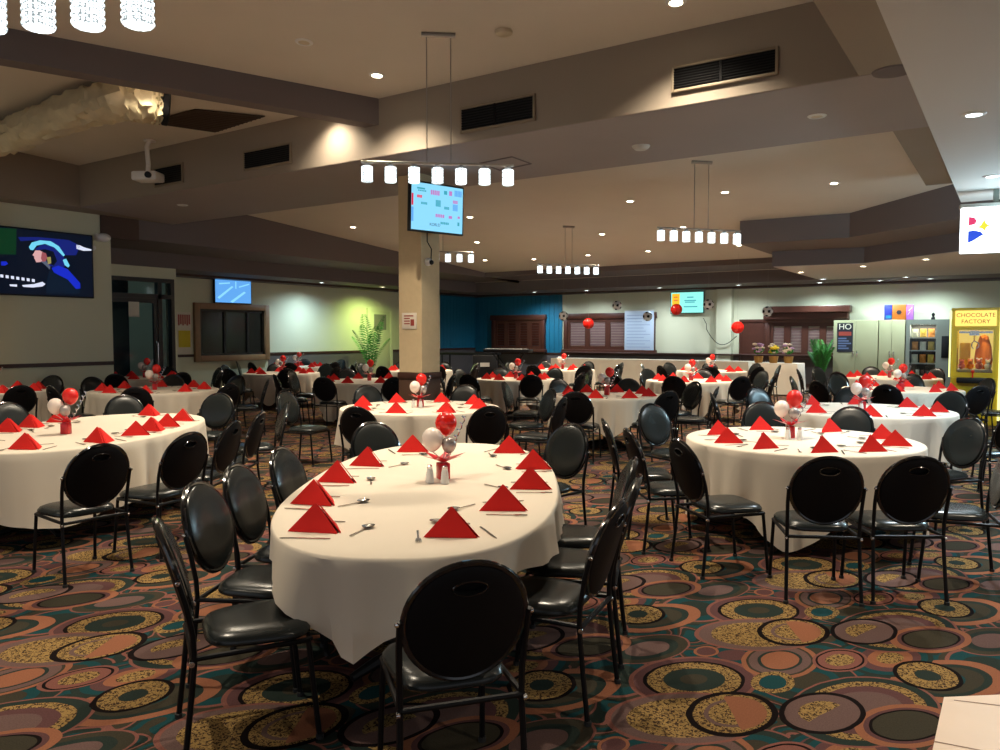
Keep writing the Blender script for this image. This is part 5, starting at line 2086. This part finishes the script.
tag(MB().bbox(-.09, .09, -.05, .05, 0, .48, .02).build('prize_box', M['toygold'], loc=cw(.2, .68, 1.002), rz=CR), 'golden box standing in the crane machine behind the claw', 'box')

# blue shirt over a chair back near the crane machine
q = c2r((970 - 500) / 780 * 13.3, 13.3)


# ------------------------------------------------------------------ hanging footballs and paper balls
def icos():
    ph = (1 + 5 ** .5) / 2
    v = []
    for a in (-1, 1):
        for b in (-ph, ph):
            v += [(0, a, b), (a, b, 0), (b, 0, a)]
    return [Vector(x).normalized() for x in v]


IC = icos()


def football(label, px, py, dist, r):
    q = at_d(px, py, dist)
    bm = bmesh.new()
    bmesh.ops.create_icosphere(bm, subdivisions=4, radius=r)
    mb = MB()
    bm.verts.index_update()
    bv = [v.co.copy() for v in bm.verts]
    mb.v = [tuple(v) for v in bv]
    for f in bm.faces:
        c = f.calc_center_median().normalized()
        mb.f.append([v.index for v in f.verts])
        mb.mi.append(1 if max(c.dot(k) for k in IC) > .958 else 0)
    bm.free()
    t = thing('hanging_football', label, 'football decoration', q, 0, 'hanging footballs')
    MB.build(mb, 'ball', [M['white'], M['blackm']], t)
    zc = max(Z0, 0)
    MB().tube([(0, 0, r), (0, 0, (zs(q.y) if q.y < YA else (Z2 if q.y < YB else Z0)) - q.z - .012)], .0015, 5).build('string', M['rod'], t)


for lb, x, y in (('white and black football hanging beside the teal panels', 563.5, 316), ('white and black football hanging high above the middle shutters', 617, 305.5),
                 ('white and black football hanging before the pale notice board', 647.5, 316.5), ('white and black football at the wall television\'s edge', 708.5, 304.5),
                 ('white and black football hanging at the window hood', 767.5, 311.5)):
    football(lb, x, y, 24.2 if x < 700 else 21.5, .145)
for lb, x, y, dist in (('red paper lantern ball before the middle shutters', 588.5, 323.5, 22.5), ('red paper lantern ball overlapping the wall television', 676.5, 309.5, 21.5), ('red and pink paper lantern ball beside the pilaster', 737.5, 327.5, 20.0)):
    q = at_d(x, y, dist)
    t = thing('hanging_lantern', lb, 'paper lantern', q, 0, 'red paper lanterns')
    r = .155
    mb = MB()
    n, m_ = 40, 16
    vs, fs = [], []
    for j in range(m_ + 1):
        th = PI * j / m_
        for i in range(n):
            a = 2 * PI * i / n
            k = r * (1 + .05 * math.cos(a * 10))
            vs.append((k * math.sin(th) * math.cos(a), k * math.sin(th) * math.sin(a), r * math.cos(th)))
    for j in range(m_):
        for i in range(n):
            q2_ = (i + 1) % n
            fs.append((j * n + i, (j + 1) * n + i, (j + 1) * n + q2_, j * n + q2_))
    mb.add(vs, fs)
    mb.build('paper_ball', M['redballoon'], t)
    zt_ = zs(q.y) if q.y < YA else (Z2 if q.y < YB else Z0)
    MB().tube([(0, 0, r), (0, 0, zt_ - q.z - .012)], .0015, 5).build('string', M['rod'], t)

# ------------------------------------------------------------------ world and output look
w = bpy.data.worlds.new('world')
SC.world = w
w.use_nodes = True
bg = w.node_tree.nodes['Background']
bg.inputs['Color'].default_value = (.86, .92, 1.0, 1)
bg.inputs['Strength'].default_value = .55
SC.view_settings.view_transform = 'Standard'
SC.view_settings.look = 'None'
SC.view_settings.gamma = 1
SC.view_settings.use_curve_mapping = False
SC.view_settings.exposure = 0.14
SC.cycles.use_denoising = True
SC.cycles.max_bounces = 8
SC.cycles.diffuse_bounces = 5
SC.cycles.sample_clamp_indirect = 6
